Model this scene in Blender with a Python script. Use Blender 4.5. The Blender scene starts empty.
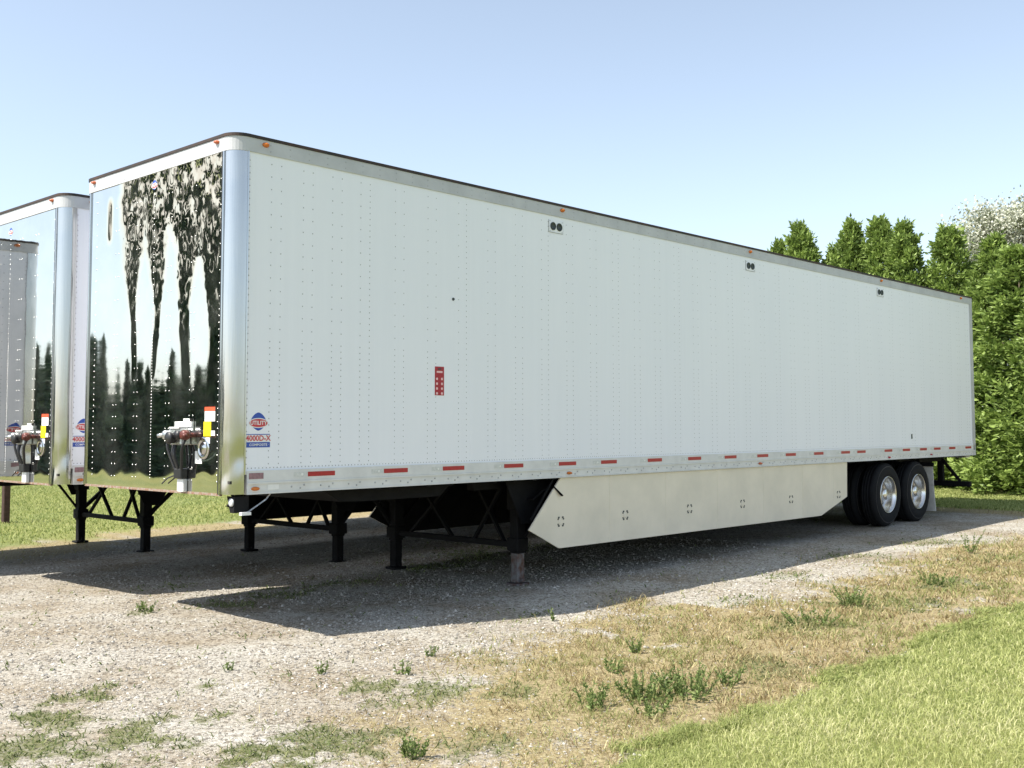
import bpy, math, random
import numpy as np
from mathutils import Vector, Matrix

PI = math.pi
scene = bpy.context.scene
COL = scene.collection

# ------------------------------------------------------------------ camera
cam_d = bpy.data.cameras.new('camera')
cam = bpy.data.objects.new('camera', cam_d)
COL.objects.link(cam)
scene.camera = cam
cam_d.sensor_width = 36.0
cam_d.lens = 1087.4 * 36.0 / 1024.0
cam_d.shift_x = -(517.24 - 512) / 1024
cam_d.shift_y = (360.18 - 384) / 1024
cam_d.clip_start = 0.05
cam_d.clip_end = 3000
CAM = Vector((-4.8919, -7.7624, 1.6531))
yaw, pit, rol = 0.7507, 0.0608, -0.0018
d_ = Vector((math.cos(pit) * math.cos(yaw), math.cos(pit) * math.sin(yaw), math.sin(pit)))
r_ = Vector((math.sin(yaw), -math.cos(yaw), 0))
u_ = r_.cross(d_)
r2 = r_ * math.cos(rol) + u_ * math.sin(rol)
u2 = -r_ * math.sin(rol) + u_ * math.cos(rol)
m = Matrix((r2, u2, -d_)).transposed().to_4x4()
m.translation = CAM
cam.matrix_world = m

# ------------------------------------------------------------------ light
SUNV = Vector((-0.70, 0.27, 1.0)).normalized()
world = bpy.data.worlds.new('World')
scene.world = world
world.use_nodes = True
nt = world.node_tree
bg = nt.nodes['Background']
sky = nt.nodes.new('ShaderNodeTexSky')
sky.sky_type = 'NISHITA'
sky.sun_disc = False
sky.sun_elevation = math.asin(SUNV.z)
sky.sun_rotation = math.atan2(SUNV.x, SUNV.y)
sky.altitude = 200
sky.air_density = 1.0
sky.dust_density = 1.1
sky.ozone_density = 4.0
hs = nt.nodes.new('ShaderNodeHueSaturation')       # summer haze: a paler blue
hs.inputs['Saturation'].default_value = 0.63
hs.inputs['Hue'].default_value = 0.492
nt.links.new(sky.outputs[0], hs.inputs['Color'])
nt.links.new(hs.outputs[0], bg.inputs[0])
bg.inputs[1].default_value = 0.108

sun_d = bpy.data.lights.new('sun', 'SUN')
sun_d.energy = 4.1
sun_d.angle = math.radians(0.5)
sun_d.color = (1.0, 0.95, 0.86)
sun = bpy.data.objects.new('sun', sun_d)
COL.objects.link(sun)
sun.rotation_euler = SUNV.to_track_quat('Z', 'Y').to_euler()
sun.location = (0, 0, 30)

scene.view_settings.view_transform = 'Standard'
scene.view_settings.look = 'None'
scene.view_settings.exposure = 1.15
scene.view_settings.gamma = 1
scene.view_settings.use_curve_mapping = False
scene.render.engine = 'CYCLES'
scene.cycles.use_denoising = True
scene.cycles.max_bounces = 8
scene.cycles.transparent_max_bounces = 8
scene.cycles.caustics_reflective = False
scene.cycles.caustics_refractive = False

# ------------------------------------------------------------------ helpers
def new_mat(name):
    mt = bpy.data.materials.new(name)
    mt.use_nodes = True
    nt = mt.node_tree
    b = nt.nodes['Principled BSDF']
    return mt, nt, b

def N(nt, kind, **kw):
    n = nt.nodes.new(kind)
    for k, v in kw.items():
        if k.startswith('i_'):
            n.inputs[k[2:].replace('_', ' ')].default_value = v
        else:
            setattr(n, k, v)
    return n

def ramp(nt, stops):
    n = nt.nodes.new('ShaderNodeValToRGB')
    cr = n.color_ramp
    while len(cr.elements) < len(stops):
        cr.elements.new(0.5)
    for e, (p, c) in zip(cr.elements, stops):
        e.position = p
        e.color = (c[0], c[1], c[2], 1) if not isinstance(c, (int, float)) else (c, c, c, 1)
    return n

def simple(name, col, rough=0.6, metal=0.0, noise=0.12, nscale=8.0, bump=0.0, spec=0.5, col2=None, coord='Object', coat=0.0):
    """principled material with a procedural dirt / tone variation"""
    mt, nt, b = new_mat(name)
    tc = N(nt, 'ShaderNodeTexCoord')
    nz = N(nt, 'ShaderNodeTexNoise', i_Scale=nscale, i_Detail=6.0, i_Roughness=0.6)
    nt.links.new(tc.outputs[coord], nz.inputs['Vector'])
    c2 = col2 if col2 else tuple(max(0, c * (1 - noise * 2)) for c in col)
    c1 = tuple(min(1, c * (1 + noise * 0.5)) for c in col)
    r = ramp(nt, [(0.35, c2), (0.62, c1)])
    nt.links.new(nz.outputs['Fac'], r.inputs['Fac'])
    nt.links.new(r.outputs['Color'], b.inputs['Base Color'])
    b.inputs['Roughness'].default_value = rough
    b.inputs['Metallic'].default_value = metal
    b.inputs['Specular IOR Level'].default_value = spec
    b.inputs['Coat Weight'].default_value = coat
    if bump:
        nb = N(nt, 'ShaderNodeTexNoise', i_Scale=nscale * 4, i_Detail=5.0)
        nt.links.new(tc.outputs[coord], nb.inputs['Vector'])
        bp = N(nt, 'ShaderNodeBump', i_Strength=0.6, i_Distance=bump)
        nt.links.new(nb.outputs['Fac'], bp.inputs['Height'])
        nt.links.new(bp.outputs['Normal'], b.inputs['Normal'])
    return mt

# ------------------------------------------------------------------ materials
def mat_side_paint():
    mt, nt, b = new_mat('side_paint')
    tc = N(nt, 'ShaderNodeTexCoord')
    mp = N(nt, 'ShaderNodeMapping')
    mp.inputs['Scale'].default_value = (0.8, 1, 0.35)
    nz = N(nt, 'ShaderNodeTexNoise', i_Scale=1.1, i_Detail=4.0)
    nt.links.new(tc.outputs['Object'], mp.inputs['Vector'])
    nt.links.new(mp.outputs['Vector'], nz.inputs['Vector'])
    r = ramp(nt, [(0.3, (0.86, 0.875, 0.93)), (0.7, (0.89, 0.90, 0.95))])
    nt.links.new(nz.outputs['Fac'], r.inputs['Fac'])
    # narrow vertical rain streaks of grime
    mp2 = N(nt, 'ShaderNodeMapping')
    mp2.inputs['Scale'].default_value = (9, 1, 0.25)
    nt.links.new(tc.outputs['Object'], mp2.inputs['Vector'])
    n2 = N(nt, 'ShaderNodeTexNoise', i_Scale=1.6, i_Detail=5.0, i_Roughness=0.7)
    nt.links.new(mp2.outputs['Vector'], n2.inputs['Vector'])
    r2 = ramp(nt, [(0.42, 0.93), (0.62, 1.0)])
    nt.links.new(n2.outputs['Fac'], r2.inputs['Fac'])
    mx = N(nt, 'ShaderNodeMixRGB', blend_type='MULTIPLY')
    mx.inputs[0].default_value = 0.22
    nt.links.new(r.outputs['Color'], mx.inputs[1])
    nt.links.new(r2.outputs['Color'], mx.inputs[2])
    nt.links.new(mx.outputs['Color'], b.inputs['Base Color'])
    b.inputs['Roughness'].default_value = 0.38
    bp = N(nt, 'ShaderNodeBump', i_Strength=0.5, i_Distance=0.012)
    nt.links.new(nz.outputs['Fac'], bp.inputs['Height'])
    nt.links.new(bp.outputs['Normal'], b.inputs['Normal'])
    return mt

def mat_stainless(name='polished_stainless', rough=0.03, col=(0.70, 0.69, 0.665), ripple=0.0):
    mt, nt, b = new_mat(name)
    tc = N(nt, 'ShaderNodeTexCoord')
    b.inputs['Metallic'].default_value = 1.0
    # film of dust, thicker low down on the panel and in blotches
    nz = N(nt, 'ShaderNodeTexNoise', i_Scale=2.2, i_Detail=7.0, i_Roughness=0.65)
    nt.links.new(tc.outputs['Object'], nz.inputs['Vector'])
    r = ramp(nt, [(0.35, rough * 0.6), (0.75, rough * 1.5)])
    nt.links.new(nz.outputs['Fac'], r.inputs['Fac'])
    nt.links.new(r.outputs['Color'], b.inputs['Roughness'])
    rc = ramp(nt, [(0.3, tuple(c * 0.9 for c in col)), (0.7, col)])
    nt.links.new(nz.outputs['Fac'], rc.inputs['Fac'])
    nt.links.new(rc.outputs['Color'], b.inputs['Base Color'])
    rm = ramp(nt, [(0.4, 1.0), (0.85, 0.95)])
    nt.links.new(nz.outputs['Fac'], rm.inputs['Fac'])
    nt.links.new(rm.outputs['Color'], b.inputs['Metallic'])
    if ripple:
        n2 = N(nt, 'ShaderNodeTexNoise', i_Scale=5.0, i_Detail=2.0)
        mp = N(nt, 'ShaderNodeMapping')
        mp.inputs['Scale'].default_value = (5.0, 5.0, 0.22)      # drawn out vertically, as rolled sheet is
        nt.links.new(tc.outputs['Object'], mp.inputs['Vector'])
        nt.links.new(mp.outputs['Vector'], n2.inputs['Vector'])
        bp = N(nt, 'ShaderNodeBump', i_Strength=0.6, i_Distance=ripple)
        nt.links.new(n2.outputs['Fac'], bp.inputs['Height'])
        nt.links.new(bp.outputs['Normal'], b.inputs['Normal'])
    return mt

def mat_leaf(name, a, bcol, rough=0.55, transl=0.3, spec=0.35):
    mt, nt, b = new_mat(name)
    at = N(nt, 'ShaderNodeAttribute', attribute_name='tint')
    r = ramp(nt, [(0.0, a), (1.0, bcol)])
    nt.links.new(at.outputs['Fac'], r.inputs['Fac'])
    nt.links.new(r.outputs['Color'], b.inputs['Base Color'])
    b.inputs['Roughness'].default_value = rough
    b.inputs['Specular IOR Level'].default_value = spec
    tr = N(nt, 'ShaderNodeBsdfTranslucent')
    nt.links.new(r.outputs['Color'], tr.inputs['Color'])
    mx = N(nt, 'ShaderNodeMixShader')
    mx.inputs[0].default_value = transl
    out = nt.nodes['Material Output']
    nt.links.new(b.outputs[0], mx.inputs[1])
    nt.links.new(tr.outputs[0], mx.inputs[2])
    nt.links.new(mx.outputs[0], out.inputs['Surface'])
    return mt

def mat_blades(name, stops, transl=0.35):
    mt = mat_leaf(name, (0, 0, 0), (1, 1, 1), 0.6, transl, 0.3)
    r = [n for n in mt.node_tree.nodes if n.bl_idname == 'ShaderNodeValToRGB'][0]
    cr = r.color_ramp
    while len(cr.elements) < len(stops):
        cr.elements.new(0.5)
    for e, (p, c) in zip(cr.elements, stops):
        e.position = p
        e.color = (*c, 1)
    return mt

M = {}
M['side'] = mat_side_paint()
M['steel'] = mat_stainless()
M['post'] = mat_stainless('corner_stainless', 0.15, (0.54, 0.535, 0.52), 0.006)
M['rivet'] = simple('rivet_metal', (0.42, 0.43, 0.44), 0.45, 0.5)
M['rivet_bright'] = simple('rivet_steel', (0.62, 0.62, 0.6), 0.3, 0.9)
M['alu'] = simple('rail_aluminium', (0.70, 0.70, 0.69), 0.5, 0.1, 0.05, 5, 0.001)
M['alu_top'] = simple('top_rail_aluminium', (0.52, 0.525, 0.535), 0.5, 0.12, 0.06, 3, 0.002)
M['roofcap'] = simple('roof_edge_sealant', (0.018, 0.017, 0.017), 0.7, 0, 0.2, 6, col2=(0.06, 0.03, 0.02))
M['roof'] = simple('roof_sheet', (0.7, 0.7, 0.69), 0.4, 0.3)
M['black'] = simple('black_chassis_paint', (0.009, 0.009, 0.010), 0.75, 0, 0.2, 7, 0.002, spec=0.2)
M['rust'] = simple('rusty_edge', (0.20, 0.10, 0.055), 0.8, 0, 0.2, 30, 0.002, col2=(0.30, 0.26, 0.22))
M['worn'] = simple('worn_leg_metal', (0.15, 0.15, 0.16), 0.5, 0.4, 0.2, 14, 0.002, col2=(0.09, 0.04, 0.025))
M['cream'] = simple('skirt_composite', (0.79, 0.72, 0.59), 0.42, 0, 0.05, 2.0, 0.001, col2=(0.72, 0.66, 0.54))
M['flap'] = simple('flap_rubber_white', (0.62, 0.61, 0.57), 0.6, 0, 0.1, 6)
M['red'] = simple('red_reflector', (0.42, 0.014, 0.022), 0.28, 0, 0.1, 60)
M['silver'] = simple('silver_reflector', (0.62, 0.63, 0.64), 0.3, 0.2, 0.08, 60)
M['maroon'] = simple('grey_maroon_reflector', (0.30, 0.17, 0.19), 0.4, 0, 0.12, 50)
M['amber'] = simple('amber_lens', (0.62, 0.17, 0.02), 0.25, 0, 0.1, 50)
M['orange'] = simple('orange_lens', (0.60, 0.15, 0.06), 0.3, 0, 0.1, 50)
M['white'] = simple('white_label', (0.82, 0.82, 0.80), 0.45, 0, 0.03, 20)
M['yellow'] = simple('yellow_label', (0.90, 0.72, 0.01), 0.45, 0, 0.03, 20)
M['labelred'] = simple('red_orange_label', (0.78, 0.09, 0.03), 0.45, 0, 0.05, 20)
M['blue'] = simple('logo_blue', (0.025, 0.08, 0.42), 0.4, 0, 0.05, 20)
M['logored'] = simple('logo_red', (0.60, 0.05, 0.06), 0.4, 0, 0.05, 20)
M['warn'] = simple('warning_red', (0.42, 0.012, 0.025), 0.45, 0, 0.08, 30)
M['pink'] = simple('warning_pink', (0.85, 0.55, 0.55), 0.45, 0, 0.05, 30)
M['dark'] = simple('vent_mesh_dark', (0.045, 0.06, 0.06), 0.6, 0, 0.2, 90)
M['rubber'] = simple('tyre_rubber', (0.008, 0.0085, 0.010), 0.8, 0, 0.18, 9, 0.003, spec=0.25)
M['rubberedge'] = simple('tyre_scuff', (0.05, 0.047, 0.045), 0.85, 0, 0.2, 20)
M['rim'] = simple('polished_rim', (0.74, 0.72, 0.68), 0.25, 1.0, 0.10, 7, 0.001)
M['chrome'] = simple('cast_aluminium', (0.62, 0.63, 0.62), 0.3, 0.85, 0.2, 40, 0.002)
M['hose'] = simple('black_hose', (0.015, 0.015, 0.016), 0.45, 0, 0.1, 20)
M['glad'] = simple('red_gladhand', (0.12, 0.028, 0.02), 0.45, 0.1, 0.2, 30)
M['wood'] = simple('weathered_post_wood', (0.055, 0.028, 0.022), 0.85, 0, 0.2, 20, 0.004)
M['bark'] = simple('bark', (0.11, 0.085, 0.06), 0.9, 0, 0.25, 12, 0.02)
M['floor'] = simple('trailer_floor_underside', (0.05, 0.045, 0.04), 0.8, 0, 0.2, 4)

def link(o):
    COL.objects.link(o)
    return o

def tag(o, label=None, cat=None, group=None, kind=None):
    if label: o['label'] = label
    if cat: o['category'] = cat
    if group: o['group'] = group
    if kind: o['kind'] = kind
    return o

def empty(name, loc, rz=0.0):
    o = bpy.data.objects.new(name, None)
    o.location = loc
    o.rotation_euler = (0, 0, rz)
    o.empty_display_size = 0.3
    return link(o)

def copy_tree(o, parent=None):
    c = o.copy()
    link(c)
    c.parent = parent
    for ch in o.children:
        copy_tree(ch, c)
    return c

class MB:
    """collects polygons and links them as ONE mesh object"""
    def __init__(s):
        s.v = []; s.f = []; s.mi = []; s.sm = []; s.m = 0; s.smooth = False
    def face(s, idx):
        s.f.append(tuple(idx)); s.mi.append(s.m); s.sm.append(s.smooth)
    def quad(s, a, b, c, d):
        i = len(s.v); s.v += [a, b, c, d]; s.face((i, i+1, i+2, i+3)); return s
    def box(s, x0, x1, y0, y1, z0, z1, c=0.0):
        if c <= 0:
            i = len(s.v)
            s.v += [(x, y, z) for z in (z0, z1) for y in (y0, y1) for x in (x0, x1)]
            for q in ((0,2,3,1),(4,5,7,6),(0,1,5,4),(2,6,7,3),(0,4,6,2),(1,3,7,5)):
                s.face([i+k for k in q])
            return s
        # chamfered in plan and section: loft of octagon rings along z
        def ring(x0, x1, y0, y1, z):
            return [(x0+c,y0,z),(x1-c,y0,z),(x1,y0+c,z),(x1,y1-c,z),(x1-c,y1,z),(x0+c,y1,z),(x0,y1-c,z),(x0,y0+c,z)]
        R = [ring(x0+c,x1-c,y0+c,y1-c,z0), ring(x0,x1,y0,y1,z0+c), ring(x0,x1,y0,y1,z1-c), ring(x0+c,x1-c,y0+c,y1-c,z1)]
        s.loft(R, closed=True, caps=True)
        return s
    def loft(s, rings, closed=True, caps=True):
        base = len(s.v); n = len(rings[0])
        for r in rings: s.v += list(r)
        for k in range(len(rings)-1):
            for j in range(n if closed else n-1):
                a = base+k*n+j; b = base+k*n+(j+1) % n
                s.face((a, b, b+n, a+n))
        if caps:
            s.face([base+j for j in range(n)][::-1])
            s.face([base+(len(rings)-1)*n+j for j in range(n)])
        return s
    def prism(s, poly, axis, a, b):
        """poly: 2D points in the two remaining axes; extruded along axis from a to b"""
        def P(u, v, w):
            return {'x': (w, u, v), 'y': (u, w, v), 'z': (u, v, w)}[axis]
        s.loft([[P(u, v, a) for u, v in poly], [P(u, v, b) for u, v in poly]])
        return s
    def bar(s, p0, p1, w, h=None):
        h = h or w
        p0 = Vector(p0); p1 = Vector(p1); d = (p1-p0).normalized()
        up = Vector((0, 0, 1)) if abs(d.z) < 0.95 else Vector((1, 0, 0))
        x = d.cross(up).normalized(); y = x.cross(d)
        R = [[tuple(p+x*a*w/2+y*b*h/2) for a, b in ((-1,-1),(1,-1),(1,1),(-1,1))] for p in (p0, p1)]
        return s.loft(R)
    def tube(s, pts, r, n=8, caps=True, rs=None):
        pts = [Vector(p) for p in pts]
        rings = []; prev = None
        for i, p in enumerate(pts):
            d = (pts[min(i+1, len(pts)-1)]-pts[max(i-1, 0)]).normalized()
            if prev is None:
                up = Vector((0, 0, 1)) if abs(d.z) < 0.9 else Vector((1, 0, 0))
                x = d.cross(up).normalized()
            else:
                x = (prev - d*prev.dot(d)).normalized()
            prev = x; y = x.cross(d)
            rr = rs[i] if rs else r
            rings.append([tuple(p+x*rr*math.cos(t)+y*rr*math.sin(t)) for t in [2*PI*k/n for k in range(n)]])
        return s.loft(rings, True, caps)
    def lathe(s, prof, c, axis='y', n=40, a0=0, a1=2*PI):
        """prof: (radius, offset along axis)"""
        base = len(s.v); full = abs(a1-a0-2*PI) < 1e-6
        k = n if full else n+1
        for r, o in prof:
            for j in range(k):
                t = a0+(a1-a0)*j/n
                if axis == 'y': s.v.append((c[0]+r*math.cos(t), c[1]+o, c[2]+r*math.sin(t)))
                elif axis == 'x': s.v.append((c[0]+o, c[1]+r*math.cos(t), c[2]+r*math.sin(t)))
                else: s.v.append((c[0]+r*math.cos(t), c[1]+r*math.sin(t), c[2]+o))
        for i in range(len(prof)-1):
            for j in range(n if full else n):
                a = base+i*k+j; b = base+i*k+(j+1) % k
                s.face((a, b, b+k, a+k))
        return s
    def dome(s, c, nrm, r, h, n=6):
        c = Vector(c); nrm = Vector(nrm)
        up = Vector((0, 0, 1)) if abs(nrm.z) < 0.9 else Vector((1, 0, 0))
        x = up.cross(nrm).normalized(); y = nrm.cross(x)
        base = len(s.v)
        for rr, hh in ((r, 0), (r*0.72, h*0.75)):
            for k in range(n):
                t = 2*PI*k/n
                s.v.append(tuple(c+x*rr*math.cos(t)+y*rr*math.sin(t)+nrm*hh))
        s.v.append(tuple(c+nrm*h))
        for k in range(n):
            k2 = (k+1) % n
            s.face((base+k, base+k2, base+n+k2, base+n+k))
            s.face((base+n+k, base+n+k2, base+2*n))
        return s
    def text(s, string, size, origin, U, V, nrm, thick=0.0015, bold=0.0, sx=1.0):
        """flat raised lettering centred on origin"""
        cu = bpy.data.curves.new('t', 'FONT')
        cu.body = string; cu.size = size; cu.align_x = 'CENTER'; cu.align_y = 'CENTER'
        cu.resolution_u = 3; cu.offset = bold
        ob = bpy.data.objects.new('t', cu)
        me = bpy.data.meshes.new_from_object(ob)
        U = Vector(U); V = Vector(V); nrm = Vector(nrm); o = Vector(origin)
        base = len(s.v)
        for v in me.vertices:
            s.v.append(tuple(o+U*v.co.x*sx+V*v.co.y+nrm*thick))
        for p in me.polygons:
            s.face([base+i for i in p.vertices])
        bpy.data.objects.remove(ob); bpy.data.curves.remove(cu); bpy.data.meshes.remove(me)
        return s
    def build(s, name, mats, parent=None, label=None):
        if not isinstance(mats, (list, tuple)): mats = [mats]
        me = bpy.data.meshes.new(name)
        me.from_pydata(s.v, [], s.f)
        for mm in mats: me.materials.append(mm)
        me.polygons.foreach_set('material_index', s.mi)
        me.polygons.foreach_set('use_smooth', s.sm)
        me.update()
        o = link(bpy.data.objects.new(name, me))
        if parent: o.parent = parent
        if label: o['label'] = label
        return o

def np_mesh(name, V, faces_list, mat, tint=None, smooth=False):
    """V (n,3); faces_list: list of int arrays (m,k); tint per vertex"""
    me = bpy.data.meshes.new(name)
    me.vertices.add(len(V))
    me.vertices.foreach_set('co', np.ascontiguousarray(V, np.float32).ravel())
    loops = np.concatenate([f.ravel() for f in faces_list]).astype(np.int32)
    counts = np.concatenate([np.full(len(f), f.shape[1]) for f in faces_list]).astype(np.int32)
    starts = np.concatenate([[0], np.cumsum(counts)[:-1]]).astype(np.int32)
    me.loops.add(len(loops)); me.loops.foreach_set('vertex_index', loops)
    me.polygons.add(len(counts)); me.polygons.foreach_set('loop_start', starts)
    me.polygons.foreach_set('loop_total', counts)
    me.polygons.foreach_set('use_smooth', np.full(len(counts), smooth))
    me.update(calc_edges=True)
    if tint is not None:
        at = me.attributes.new('tint', 'FLOAT', 'POINT')
        at.data.foreach_set('value', tint.astype(np.float32))
    me.materials.append(mat)
    return me

# ------------------------------------------------------------------ smooth value noise in numpy
class VNoise:
    def __init__(s, seed, n=256):
        s.t = np.random.default_rng(seed).random((n, n)); s.n = n
    def __call__(s, x, y):
        xi = np.floor(x).astype(int); yi = np.floor(y).astype(int)
        fx = x-xi; fy = y-yi
        fx = fx*fx*(3-2*fx); fy = fy*fy*(3-2*fy)
        n = s.n; t = s.t
        a = t[xi % n, yi % n]; b = t[(xi+1) % n, yi % n]; c = t[xi % n, (yi+1) % n]; d = t[(xi+1) % n, (yi+1) % n]
        return (a*(1-fx)+b*fx)*(1-fy)+(c*(1-fx)+d*fx)*fy
    def fbm(s, x, y, o=4):
        r = 0; a = 0.5
        for i in range(o):
            r = r+a*s(x*2**i+17.3*i, y*2**i+5.1*i); a *= 0.5
        return r/(1-0.5**o)
NA, NB, NC, ND = VNoise(1), VNoise(2), VNoise(3), VNoise(4)
def sstep(a, b, x):
    t = np.clip((x-a)/(b-a), 0, 1)
    return t*t*(3-2*t)

# ------------------------------------------------------------------ ground
def gz(x, y):
    x = np.asarray(x, float); y = np.asarray(y, float)
    z = np.clip(-0.112+0.0095*x, -0.15, 0.09) - 0.011*np.clip(y-3, 0, 6)*(1-sstep(9, 14, x))
    near = 1-sstep(25, 40, np.hypot(x-3, y))
    z = z+near*0.035*(NA.fbm(x*0.45, y*0.45, 3)-0.5)+near*0.012*(NB.fbm(x*2.1, y*2.1, 2)-0.5)
    # wheel ruts worn along the trailer
    z = z-near*0.012*np.exp(-((y+1.0+0.1*np.sin(x*.6))/0.28)**2)
    return z

def masks(x, y):
    """lawn, dry grass cover and green weed cover, 0..1 each"""
    n1 = NA.fbm(x*0.9+9, y*0.9, 4); n2 = NB.fbm(x*2.6, y*2.6+4, 4); n3 = NC.fbm(x*0.5, y*0.5, 3)
    e = (n2-0.5)*0.35
    lawn = sstep(-4.08, -4.28, y+e*0.55)
    lawn = np.maximum(lawn, sstep(0, 0.9, y-(8.6+0.22*x)+e*2)*(x < 18))
    lawn = np.maximum(lawn, sstep(16.4, 16.9, x+e)*(sstep(-1.3, -0.9, y+e)))
    lawn = np.maximum(lawn, sstep(-13, -15, x+e)*sstep(0.35, 0.60, n2)*0.62)
    d = sstep(-1.3, -2.9, y+(n1-0.5)*1.8+(0.4-x)*0.22*(x < 4))
    d = d*sstep(-3.0, 1.5, x+(n3-.5)*2)
    d = d*sstep(0.36, 0.56, n2*0.6+n1*0.4+0.22*d-0.105)
    fard = sstep(-2.2, -0.2, y-(8.6+0.22*x)+e*3)*(y > 4)*sstep(0.35, 0.55, n2+0.1)
    reard = sstep(15.2, 16.5, x+e*2)*(y < 0.8)*0.9
    dry = np.clip(np.maximum(np.maximum(d, fard), reard), 0, 1)*(1-lawn)
    w = np.zeros_like(x)
    for (px, py, r, s) in PATCH:
        q = np.hypot((x-px), (y-py)*1.25)/r+(n2-0.5)*2.2+(NC(x*9, y*9)-.5)*1.1+(ND(x*23, y*23)-.5)*.6
        w = np.maximum(w, s*(1-sstep(0.30, 1.05, q)))
    return lawn, dry, w*(1-lawn)

# centres of the low green weed patches (x, y, radius, strength)
PATCH = [(-1.59,-0.67,.34,1),(-1.35,-.55,.22,1),(-1.85,-.85,.28,1),(-0.81,-1.02,.24,.9),(-0.38,-1.22,.2,.9),(-0.24,-1.86,.26,1),(-0.05,-1.95,.2,.9),
         (-1.65,-1.82,.5,.9),(-2.25,-1.61,.55,.9),(-1.42,-2.64,.4,1),(-2.04,-2.23,.5,.85),(-1.1,-2.5,.35,.9),(-0.9,-2.9,.35,.9),(-1.9,-1.2,.3,.8),
         (-0.4,-3.3,.35,.7),(0.1,-2.35,.3,.8),(0.5,-2.7,.25,.7),(0.9,-2.0,.2,.5),(4.9,-3.04,.6,.8),(3.8,-3.1,.55,.8),(5.6,-3.2,.5,.7),(2.2,-3.6,.4,.8),
         (6.8,-3.1,.6,.8),(1.0,1.7,.35,.8),(1.9,1.9,.5,.7),(2.7,2.1,.5,.7),(5.2,2.6,.8,.7),(4.3,2.3,.6,.7),(6.6,2.7,.8,.6),(1.4,3.2,.4,.5),(2.6,-0.9,.35,.35),
         (0.2,1.9,.15,.7),(8.5,-1.4,.6,.5),(10.8,-1.4,.6,.6),(6.4,-1.3,.5,.5),(-0.3,-2.3,.25,.7),(3.0,-2.2,.4,.4),(4.4,-2.0,.4,.4), (9.4,-2.6,.7,.7)]

def axis_samples(lo, hi, dl, far):
    a = list(np.arange(lo, hi+1e-6, dl))
    s = dl; x = hi
    while x < far:
        s *= 1.22; x += s; a.append(x)
    s = dl; x = lo; pre = []
    while x > -far:
        s *= 1.22; x -= s; pre.append(x)
    return np.array(pre[::-1]+a)
gx = axis_samples(-4, 12, 0.05, 900)
gy = axis_samples(-6.5, 4.5, 0.05, 900)
X, Y = np.meshgrid(gx, gy, indexing='ij')
Z = gz(X, Y)
nx, ny = X.shape
idx = np.arange(nx*ny).reshape(nx, ny)
Fq = np.stack([idx[:-1,:-1], idx[1:,:-1], idx[1:,1:], idx[:-1,1:]], -1).reshape(-1, 4)

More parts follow.
